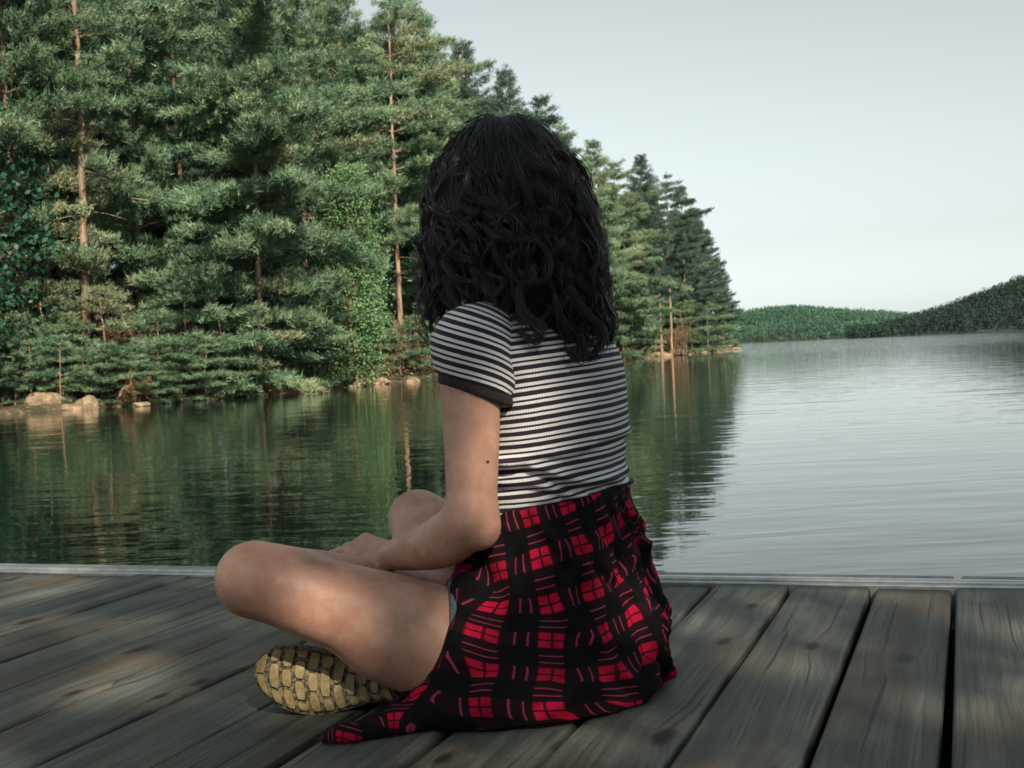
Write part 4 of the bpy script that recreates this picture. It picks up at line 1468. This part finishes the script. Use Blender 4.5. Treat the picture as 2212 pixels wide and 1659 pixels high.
# hem lying on the boards
hem = [on_plane(a, b, ZD) - np.array([0, 0, ZD]) for a, b in ((905, 1530), (985, 1560), (1080, 1560), (1180, 1553), (1270, 1538), (1335, 1516), (1372, 1496))]
hr = [.016, .022, .025, .024, .022, .018, .012]
for q in range(len(hem) - 1):
    a, b = hem[q].copy(), hem[q + 1].copy()
    a[2] = hr[q] * .55; b[2] = hr[q + 1] * .55
    g.cone(a, b, hr[q], hr[q + 1], .035)
    top_a = np.array([.064 + (a[0] - .064) * .72, 1.865 + (a[1] - 1.865) * .72, .075])
    g.cone(a + np.array([0, .01, .01]), top_a, .026, .03, .05)
# the tail that trails to the left on the boards
tl = [on_plane(a, b, ZD) - np.array([0, 0, ZD]) for a, b in ((985, 1560), (920, 1568), (860, 1580), (800, 1590), (750, 1600), (708, 1606))]
tr_ = [.024, .022, .018, .014, .010, .006]
for q in range(5):
    a, b = tl[q].copy(), tl[q + 1].copy(); a[2] = tr_[q] * .6; b[2] = tr_[q + 1] * .6
    g.cone(a, b, tr_[q], tr_[q + 1], .02)
tl2 = [on_plane(a, b, ZD) - np.array([0, 0, ZD]) for a, b in ((930, 1540), (890, 1550), (850, 1562), (790, 1578))]
for q in range(3):
    a, b = tl2[q].copy(), tl2[q + 1].copy(); a[2] = .014; b[2] = .010
    g.cone(a, b, .022 - .004 * q, .018 - .004 * q, .015)
# waist edge, higher at the back
g.cut((-.13, 0, 1), .2655 + .13 * .016)
g.cut((0, 0, -1), -.0015)
V, F = g.mesh(2)
N = normals(V, F)
Ls, Fs = yawdirs(67)
rel = V - np.array([.058, 1.862, 0])
al = np.arctan2(-(rel @ Fs), rel @ Ls)          # 0 at her left side, 90 deg at the back
radd = np.hypot(rel[:, 0], rel[:, 1])
pu = al * .155
zt = .268 - V[:, 2]
pv = np.where(zt < .25, zt, .25) + np.clip(radd - .17, 0, 1) * .8 + np.clip(.02 - V[:, 2], 0, 1)
tail = np.clip((-V[:, 0] - .085) / .05, 0, 1) * (V[:, 2] < .06)
pu = pu + (al + .75) * np.clip(radd - .17, 0, 1)
wx = vnoise(V, 13, 31) * .0065 + vnoise(V, 30, 32) * .0016
wx = wx + tail * vnoise(V, 26, 61) * .030
wy = vnoise(V, 13, 33) * .0070 + vnoise(V, 30, 34) * .0016
U_ = pu - .27 * pv + wx
V_ = pv + .24 * pu + wy + tail * vnoise(V, 26, 62) * .030
dn = np.clip((.27 - V[:, 2]) / .10, 0, 1)
f1 = vnoise(np.stack([al * 3.4 + V[:, 2] * 7, V[:, 2] * 5, 0 * al], 1), 1.0, 35)
f2 = vnoise(np.stack([al * 7.5 - V[:, 2] * 16, V[:, 2] * 9, 0 * al + 3], 1), 1.0, 36)
f3 = vnoise(V * np.array([16, 16, 26.0]), 1.0, 37)
ridge = 1 - np.abs(vnoise(V * np.array([9, 9, 20.0]) + np.stack([0 * al, 0 * al, 6 * V[:, 0]], 1), 1.0, 38)) * 2.2
amp = f1 * .0105 * dn + f2 * .0075 * dn + f3 * .0040 + np.clip(ridge, -1, 1) * .0052 * dn
for (a0_, s0_, dp, wd) in ((-.35, 1.2, .008, .09), (.15, 2.6, .009, .07), (.55, -1.2, .007, .06), (.85, 2.2, .010, .07), (1.25, -.8, .008, .06), (1.6, 1.6, .006, .06), (1.95, -1.6, .004, .06), (.4, 5.0, .006, .05), (1.4, 4.5, .006, .05)):
    q_ = al - (a0_ + s0_ * (.27 - V[:, 2]) + .12 * np.sin(V[:, 2] * 38 + a0_ * 9))
    w_ = np.clip((.275 - V[:, 2]) / .03, 0, 1) * np.clip(V[:, 2] / .03, 0, 1)
    amp += w_ * dp * (-np.exp(-(q_ / wd) ** 2) + .75 * np.exp(-((q_ - 2.1 * wd) / (1.3 * wd)) ** 2))
bn = vnoise(V * np.array([10, 10, 62.0]) + np.stack([0 * al, 0 * al, 5 * al], 1), 1.0, 71)
amp += np.clip(bn, 0, 1) * .0065 * np.clip((V[:, 2] - .15) / .05, 0, 1) * np.clip((.272 - V[:, 2]) / .015, 0, 1)
amp = np.maximum(amp, np.where(V[:, 2] > .215, -.001, -.0085))
amp += tail * (vnoise(V, 38, 39) * .006 + vnoise(V, 70, 40) * .003)
floor_ = np.clip(V[:, 2] / .02, 0, 1)
V = V + N * (amp * (.35 + .65 * floor_))[:, None]
V[:, 2] = np.maximum(V[:, 2], .0012)
flan = gadd('plaid_shirt', V, F, [M_PLAID], None, {'pu': U_, 'pv': V_})

# ---------------------------------------------------------------- shoes
TOPY = [(547, 1454), (551, 1436), (560, 1420), (575, 1406), (598, 1397), (630, 1394), (680, 1402), (740, 1420), (800, 1443), (860, 1468), (900, 1485), (935, 1496), (955, 1504), (962, 1512)]
BOTY = [(547, 1454), (551, 1470), (560, 1488), (575, 1506), (598, 1524), (630, 1538), (670, 1545), (710, 1543), (760, 1530), (800, 1518), (850, 1514), (900, 1521), (935, 1528), (955, 1526), (962, 1512)]


def sole_pt(px, w_, out_=0.0):
    a = np.interp(px, [p for p, q in TOPY], [q for p, q in TOPY]); b = np.interp(px, [p for p, q in BOTY], [q for p, q in BOTY])
    py = a + (b - a) * w_
    d = 1.752 + (1545 - py) * .00016 + (px - 547) * .00004 - out_
    return Q(px, py, d)


xs = np.concatenate([[547.5, 549, 552, 556, 562, 570], np.linspace(580, 945, 46), [952, 957, 960, 961.5]])
nw = 15
Vs, tread = [], []
ws = np.linspace(0, 1, nw)
edge = np.array([.006 * (1 - (2 * w_ - 1) ** 8) for w_ in ws])
for x_ in xs:
    for w_, e_ in zip(ws, edge):
        Vs.append(sole_pt(x_, w_, e_))
n0 = len(Vs)
nx_ = len(xs)
for x_ in xs:                       # the side towards the foot
    for w_ in ws:
        p = sole_pt(x_, w_, 0); p[1] += .016
        Vs.append(p)
Vs = np.array(Vs)
i = np.arange(nx_ - 1)[:, None] * nw; j = np.arange(nw - 1)[None, :]
A_ = np.stack([i + j, i + j + 1, i + nw + j + 1, i + nw + j], -1).reshape(-1, 4)
B_ = A_[:, ::-1] + n0
ii = np.arange(nx_ - 1) * nw
C_ = np.stack([ii, ii + nw, ii + nw + n0, ii + n0], -1)
D_ = np.stack([ii + nw - 1, ii + nw - 1 + n0, ii + 2 * nw - 1 + n0, ii + 2 * nw - 1], -1)
E_ = np.stack([np.arange(nw - 1), np.arange(nw - 1) + n0, np.arange(nw - 1) + n0 + 1, np.arange(nw - 1) + 1], -1)
tr0 = np.zeros(len(Vs)); Fs_ = [np.concatenate([A_, B_, C_, D_, E_])]
# raised tread blocks, staggered like bricks in curved rows
TV, TF, tb = [Vs], Fs_, [tr0 + .0]
off = len(Vs)
row = 0
x0 = 556.0
while x0 < 945:
    wdt = 28 - 5 * min(1, max(0, (x0 - 700) / 150))
    a_ = np.interp(x0 + wdt / 2, [p for p, q in TOPY], [q for p, q in TOPY]); b_ = np.interp(x0 + wdt / 2, [p for p, q in BOTY], [q for p, q in BOTY])
    nbk = max(2, int(round((b_ - a_) / 54)))
    cuts = np.linspace(0.03, .97, nbk + 1)
    if row % 2: cuts = np.concatenate([[.03], (cuts[:-1] + cuts[1:]) / 2, [.97]])
    for k in range(len(cuts) - 1):
        w0_, w1_ = cuts[k] + .016, cuts[k + 1] - .016
        if w1_ - w0_ < .08: continue
        jx = rng.uniform(-1.5, 1.5)
        m = 6
        top, base = [], []
        loop = [(0, t) for t in np.linspace(0, 1, m)] + [(1, t) for t in np.linspace(1, 0, m)]
        for (sx_, t) in loop:
            w_ = w0_ + (w1_ - w0_) * t
            bow = -13 * (1 - (2 * w_ - 1) ** 2) + 6
            corner = 3.2 * max(0, abs(2 * t - 1) - .55) / .45
            xx = x0 + 2.6 + jx + bow + (corner if sx_ == 0 else wdt - 5.2 - corner)
            xx = min(max(xx, 549), 959)
            ed = .006 * (1 - (2 * w_ - 1) ** 8)
            base.append(sole_pt(xx, w_, ed - .002))
            xm = xx + (1.6 if sx_ == 0 else -1.6)
            wm = w_ + (.010 if t < .5 else -.010) * abs(2 * t - 1)
            top.append(sole_pt(xm, wm, ed + .0036))
        k2 = len(loop)
        TV.append(np.array(base + top)); tb.append(np.concatenate([np.zeros(k2), np.ones(k2)]))
        q_ = np.arange(k2); q2 = (q_ + 1) % k2
        TF.append(np.stack([q_, q2, q2 + k2, q_ + k2], -1) + off)
        h_ = np.arange(m - 1)
        TF.append(np.stack([h_, h_ + 1, k2 - 2 - h_, k2 - 1 - h_], -1) + k2 + off)
        off += 2 * k2
    x0 += wdt; row += 1
SV = np.concatenate(TV); ST = np.concatenate(tb)

g = Grid((-0.40, 1.70, -.002), (0.0, 1.96, .16), .004)
for (px, py, d, r) in ((655, 1466, 1.817, .030), (690, 1472, 1.82, .036), (740, 1474, 1.824, .036), (820, 1485, 1.826, .032), (900, 1500, 1.828, .028)):
    g.ell(Q(px, py, d), (.050, .036, r), None, .03)
g.cone(Q(840, 1480, 1.83), ANK_R + np.array([0, .01, .012]), .034, .036, .03)
g.cut((0, 0, -1), -.002)
V, F = g.mesh(2)
shoe = gadd('shoe', V, F, [M_SHOE])
so = gadd('sole', SV, TF, [M_SOLE], shoe, {'tread': ST}, False)

# the other shoe, tucked away under the right thigh
g = Grid((-0.15, 1.90, -.002), (0.16, 2.30, .20), .005)
a0, a1 = ANK_L + np.array([.01, .02, -.02]), ANK_L + np.array([.065, .175, -.052])
g.chain([ANK_L + np.array([-.01, -.01, .01]), a0, a1], [.037, .038, .030], .03)
g.ell(a0 + np.array([.035, .08, -.024]), (.045, .085, .028), None, .03)
g.cut((0, 0, -1), -.012)
V, F = g.mesh(2)
shoe2 = gadd('shoe', V, F, [M_SHOE])
g = Grid((-0.15, 1.90, -.002), (0.16, 2.30, .10), .004)
for t in np.linspace(0, 1, 6):
    p = a0 * (1 - t) + a1 * t; p[2] = .010
    g.ell(p, (.040 - .006 * abs(t - .5), .040, .009), None, .01)
g.cut((0, 0, -1), -.001); g.cut((0, 0, 1), .014)
V, F = g.mesh(1)
gadd('sole', V, F, [M_SOLE], shoe2, {'tread': np.ones(len(V))})

# ---------------------------------------------------------------- hair
hr_ = np.random.default_rng(42)
HX, HY = .002, 1.862
_pys = [252, 262, 280, 310, 350, 400, 450, 540, 600, 680, 740, 790]
_zs = np.array([Q(1108, y, 1.862)[2] for y in _pys])[::-1]
_lf = np.array([0.5, 40, 76, 106, 132, 144, 154, 162, 164, 170, 172, 170])[::-1] * .000665
_rt = np.array([0.5, 50, 84, 112, 136, 158, 172, 184, 188, 194, 190, 176])[::-1] * .000665
_bk = np.array([.0005, .035, .058, .082, .100, .112, .118, .122, .122, .124, .128, .130])[::-1]


def env(phi, z):
    """radius of the hair's outer surface; phi 0 right, 180 left, -90 towards the camera"""
    l, r_, b = np.interp(z, _zs, _lf), np.interp(z, _zs, _rt), np.interp(z, _zs, _bk)
    c, s = np.cos(phi), np.sin(phi)
    ax_ = np.where(c > 0, r_, l)
    bb = np.where(s < 0, b, b * .92)
    return 1 / np.sqrt((c / np.maximum(ax_, 1e-4)) ** 2 + (s / np.maximum(bb, 1e-4)) ** 2)


_ph = np.radians([-180, -165, -150, -135, -120, -100, -80, -60, -40, -20, 0, 25, 60, 75, 145, 160, 180])
_pe = [.535, .540, .548, .550, .545, .530, .512, .492, .474, .470, .480, .500, .530, .66, .62, .53, .535]
ZTOP = _zs[-1]
paths, radii, along = [], [], []


def smooth01(x, a, b):
    t = np.clip((x - a) / (b - a), 0, 1)
    return t * t * (3 - 2 * t)


NP = 30
t = np.linspace(0, 1, NP)


def lock_path(phi, layer, zend, wamp, wn, wph, curl, ctw, out_):
    z = ZTOP - .004 - (1 - layer) * .05 - (ZTOP - .004 - (1 - layer) * .05 - zend) * t ** 1.55
    ph = phi + 0.30 * (1 - t) ** 2 * np.sin(phi * 2 + 1.0)
    r_ = env(ph, np.minimum(z + (1 - layer) * .05, ZTOP - .0005)) * layer
    am = wamp * smooth01(t, .12, .7)
    w1 = am * np.sin(2 * PI * wn * t ** 1.25 + wph)
    w2 = am * .7 * np.cos(2 * PI * wn * t ** 1.25 + wph)
    r_ = r_ + w2 - am * .5 + out_ * smooth01(t, .5, 1)
    x = HX + np.cos(ph) * r_ - np.sin(ph) * w1
    y = HY + np.sin(ph) * r_ + np.cos(ph) * w1
    p = np.stack([x, y, z], 1)
    # curl at the tip
    cu = smooth01(t, .66, .80)
    a = np.clip((t - .68) / .32, 0, 1) * 2 * PI * curl
    cr = ctw * (1 - .35 * t)
    tang = np.array([-math.sin(phi), math.cos(phi), 0]); rad_ = np.array([math.cos(phi), math.sin(phi), 0])
    sgn = 1 if math.sin(wph * 7) > 0 else -1
    p = p + cu[:, None] * cr[:, None] * (tang * sgn * (np.sin(a)[:, None]) + rad_ * .45 * (1 - np.cos(a))[:, None] + np.array([0, 0, 1.0]) * (1 - np.cos(a))[:, None] * .9)
    return p


nl = 360
for q in range(nl):
    phi = -PI + 2 * PI * (q + hr_.random()) / nl
    ze = np.interp(phi, _ph, _pe) + hr_.normal() * .012
    deg_ = math.degrees(phi)
    if 72 < deg_ < 146:
        continue
    layer = hr_.choice([.80, .88, .94, 1.0], p=[.16, .24, .30, .30])
    ze += (1 - layer) * hr_.uniform(-.1, .35)
    if hr_.random() < .25: ze += hr_.uniform(.03, .11)     # shorter layers curl higher up
    P0 = lock_path(phi, layer, ze, hr_.uniform(.006, .016), hr_.uniform(1.8, 3.4), hr_.uniform(0, 6.28), hr_.uniform(.7, 1.5), hr_.uniform(.009, .021), hr_.uniform(-.004, .008))
    rad = hr_.uniform(.006, .0125)
    nst = 40
    tw = hr_.uniform(-5, 5)
    for s in range(nst):
        a0, rr = hr_.uniform(0, 6.28), rad * math.sqrt(hr_.random())
        sp = (.35 + .9 * smooth01(t, .05, .5)) * (1 - .75 * smooth01(t, .72, 1.0))
        a = a0 + tw * t
        tang = np.array([-math.sin(phi), math.cos(phi), 0]); rad_ = np.array([math.cos(phi), math.sin(phi), .2])
        o = (np.cos(a) * rr * sp)[:, None] * tang * 1.25 + (np.sin(a) * rr * sp)[:, None] * rad_ * .8
        fz = np.cumsum(hr_.normal(size=(NP, 3)), 0) * .00022
        paths.append(P0 + o + fz)
        th = .00046 if s > 3 else .0009
        radii.append(th * (1 - .55 * t ** 3)); along.append(t)
# loose strands and flyaways
for q in range(420):
    phi = hr_.uniform(-PI, PI)
    if 72 < math.degrees(phi) < 146: continue
    ze = np.interp(phi, _ph, _pe) + hr_.normal() * .03
    P0 = lock_path(phi, 1.0 + abs(hr_.normal()) * .05, ze, hr_.uniform(.006, .02), hr_.uniform(1.5, 3), hr_.uniform(0, 6.28), hr_.uniform(.3, 1.2), hr_.uniform(.006, .02), hr_.uniform(0, .018))
    paths.append(P0 + np.cumsum(hr_.normal(size=(NP, 3)), 0) * .0006)
    radii.append((.00033 if q % 3 else .0006) * (1 - .4 * t)); along.append(t)


def guided(pts, rad, n, th, seed):
    """a separate lock that follows measured points of the photograph"""
    r = np.random.default_rng(seed)
    c = np.array([Q(*p) for p in pts])
    u = np.linspace(0, 1, len(c))
    k = np.linspace(0, 1, NP)
    # Catmull-Rom through the points
    m = np.gradient(c, u, axis=0)
    i_ = np.clip(np.searchsorted(u, k) - 1, 0, len(u) - 2)
    hh = (u[1] - u[0]); s = ((k - u[i_]) / hh)[:, None]
    b = (2 * s**3 - 3 * s**2 + 1) * c[i_] + (s**3 - 2 * s**2 + s) * hh * m[i_] + (-2 * s**3 + 3 * s**2) * c[i_ + 1] + (s**3 - s**2) * hh * m[i_ + 1]
    for q in range(n):
        d = r.normal(size=3) * rad
        sp = (np.sin(PI * np.clip(k * .9 + .08, 0, 1)))[:, None]
        paths.append(b + d * (.25 + .75 * sp) + np.cumsum(r.normal(size=(NP, 3)), 0) * .0003)
        radii.append(th * (1 - .5 * k)); along.append(.4 + .6 * k)


# ringlets standing out of the mass
def ringlet(phi, z0, z1, rad, turns, bund, n, seed, drift=0.0):
    r = np.random.default_rng(seed)
    z = z0 + (z1 - z0) * t
    ph = phi + drift * t
    rr = env(ph, np.minimum(z, ZTOP - .001)) * 1.0 + .004
    a = r.uniform(0, 6.28) + 2 * PI * turns * t ** 1.1
    k = smooth01(t, .0, .30) * rad * (1 - .25 * t)
    c = np.stack([HX + np.cos(ph) * rr, HY + np.sin(ph) * rr, z], 1)
    tg = np.stack([-np.sin(ph), np.cos(ph), 0 * ph], 1); rd = np.stack([np.cos(ph), np.sin(ph), 0 * ph], 1)
    p = c + tg * (np.cos(a) * k)[:, None] + rd * (np.sin(a) * k * .75)[:, None]
    for q in range(n):
        d = r.normal(size=3) * bund
        paths.append(p + d * (.3 + .7 * np.sin(PI * np.clip(t, .02, .98)))[:, None] + np.cumsum(r.normal(size=(NP, 3)), 0) * .00025)
        radii.append(.00045 * (1 - .5 * t ** 2)); along.append(.45 + .55 * t)


for q in range(85):
    phi = math.radians(hr_.uniform(-205, 40))
    w_ = (phi + PI) % (2 * PI) - PI
    ze = np.interp(w_, _ph, _pe) + hr_.uniform(-.012, .09)
    z0 = min(ze + hr_.uniform(.08, .21), .780)
    ringlet(phi, z0, ze, hr_.uniform(.011, .023), hr_.uniform(.9, 1.8) * (1 if hr_.random() < .5 else -1), hr_.uniform(.0012, .0026), 34, 900 + q, hr_.uniform(-.25, .25))
for q in range(30):
    phi = math.radians(hr_.uniform(-200, 25))
    z0 = hr_.uniform(.775, .806)
    ringlet(phi, z0, z0 - hr_.uniform(.12, .22), hr_.uniform(.008, .016), hr_.uniform(.7, 1.3) * (1 if hr_.random() < .5 else -1), hr_.uniform(.0022, .0042), 36, 1200 + q, hr_.uniform(-.5, .5))
guided([(1165, 350, 1.792), (1140, 420, 1.752), (1085, 470, 1.726), (1066, 530, 1.722), (1090, 580, 1.720), (1135, 600, 1.720), (1152, 575, 1.722)], .0022, 30, .00045, 1)
guided([(1110, 520, 1.725), (1160, 520, 1.722), (1190, 560, 1.720), (1180, 600, 1.720), (1140, 610, 1.720), (1125, 585, 1.722)], .0020, 30, .00045, 2)
guided([(1085, 560, 1.724), (1100, 590, 1.720), (1125, 615, 1.718), (1155, 600, 1.718), (1150, 575, 1.720)], .0018, 26, .00045, 3)
guided([(1255, 470, 1.76), (1290, 540, 1.77), (1280, 600, 1.77), (1300, 625, 1.77), (1318, 605, 1.77), (1300, 590, 1.77), (1285, 605, 1.77)], .0022, 32, .00045, 4)
guided([(945, 560, 1.83), (918, 620, 1.80), (905, 665, 1.79), (915, 700, 1.79), (930, 715, 1.79)], .0013, 14, .0005, 5)
guided([(940, 640, 1.80), (915, 690, 1.78), (925, 735, 1.76), (900, 715, 1.76)], .0010, 10, .0005, 6)
guided([(1200, 330, 1.80), (1260, 420, 1.78), (1300, 500, 1.77), (1310, 570, 1.77), (1295, 600, 1.77)], .0030, 30, .00045, 7)
guided([(990, 520, 1.74), (960, 560, 1.74), (985, 600, 1.735), (1030, 610, 1.73), (1045, 630, 1.73)], .0022, 30, .0006, 8)
guided([(1050, 590, 1.73), (1090, 610, 1.725), (1060, 640, 1.72), (1040, 615, 1.725)], .0018, 24, .0006, 9)
guided([(1230, 620, 1.73), (1265, 680, 1.73), (1300, 720, 1.735), (1285, 765, 1.735), (1255, 765, 1.73), (1250, 735, 1.73)], .0040, 60, .0007, 10)
guided([(1200, 640, 1.72), (1220, 700, 1.722), (1260, 745, 1.725), (1250, 775, 1.725), (1225, 755, 1.722)], .0040, 60, .0007, 11)
guided([(1120, 620, 1.72), (1130, 680, 1.715), (1170, 715, 1.71), (1150, 735, 1.71), (1120, 715, 1.712)], .0036, 50, .0007, 12)
guided([(1290, 600, 1.77), (1310, 660, 1.77), (1325, 700, 1.77), (1312, 740, 1.77), (1290, 730, 1.765)], .0030, 50, .0006, 13)

hv, hf = tubes(paths, radii, 3)
al_ = np.repeat(np.concatenate(along), 3)
hair = gadd('hair', hv, hf, [M_HAIR], None, {'along': al_})
# the mass of hair under the loose locks
g = Grid((-0.16, 1.70, .46), (.17, 2.02, .84), .0045)
sl, X, Y, Z = g._box(g.lo, g.lo + g.h * (g.n - 1))
ph = np.arctan2(Y - HY, X - HX) + 0 * Z
rr = np.hypot(X - HX, Y - HY) + 0 * Z
zend = np.interp(ph, _ph, _pe) + .028
E_ = env(ph, np.minimum(Z + .010, ZTOP) + 0 * ph) * .93
d = np.maximum(rr - E_, zend - Z)
d = np.maximum(d, Z - (ZTOP - .008))
face = (np.abs(np.degrees(ph) - 108) < 36) & (Z < .745)
d = np.where(face, np.maximum(d, .01), d)
inner = np.where(Z < .60, .045 - rr, -1)          # hollow round the neck
d = np.maximum(d, inner)
g.S[sl] = d
V, F = g.mesh(3)
N = normals(V, F)
V = V + N * (vnoise(V * np.array([60, 60, 9.0]), 1.0, 51) * .004 + vnoise(V, 22, 52) * .004)[:, None]
gadd('under_hair', V, F, [M_HAIR], hair, {'along': np.zeros(len(V))})
for o in list(girl.children_recursive):
    if o.parent == girl:
        pass
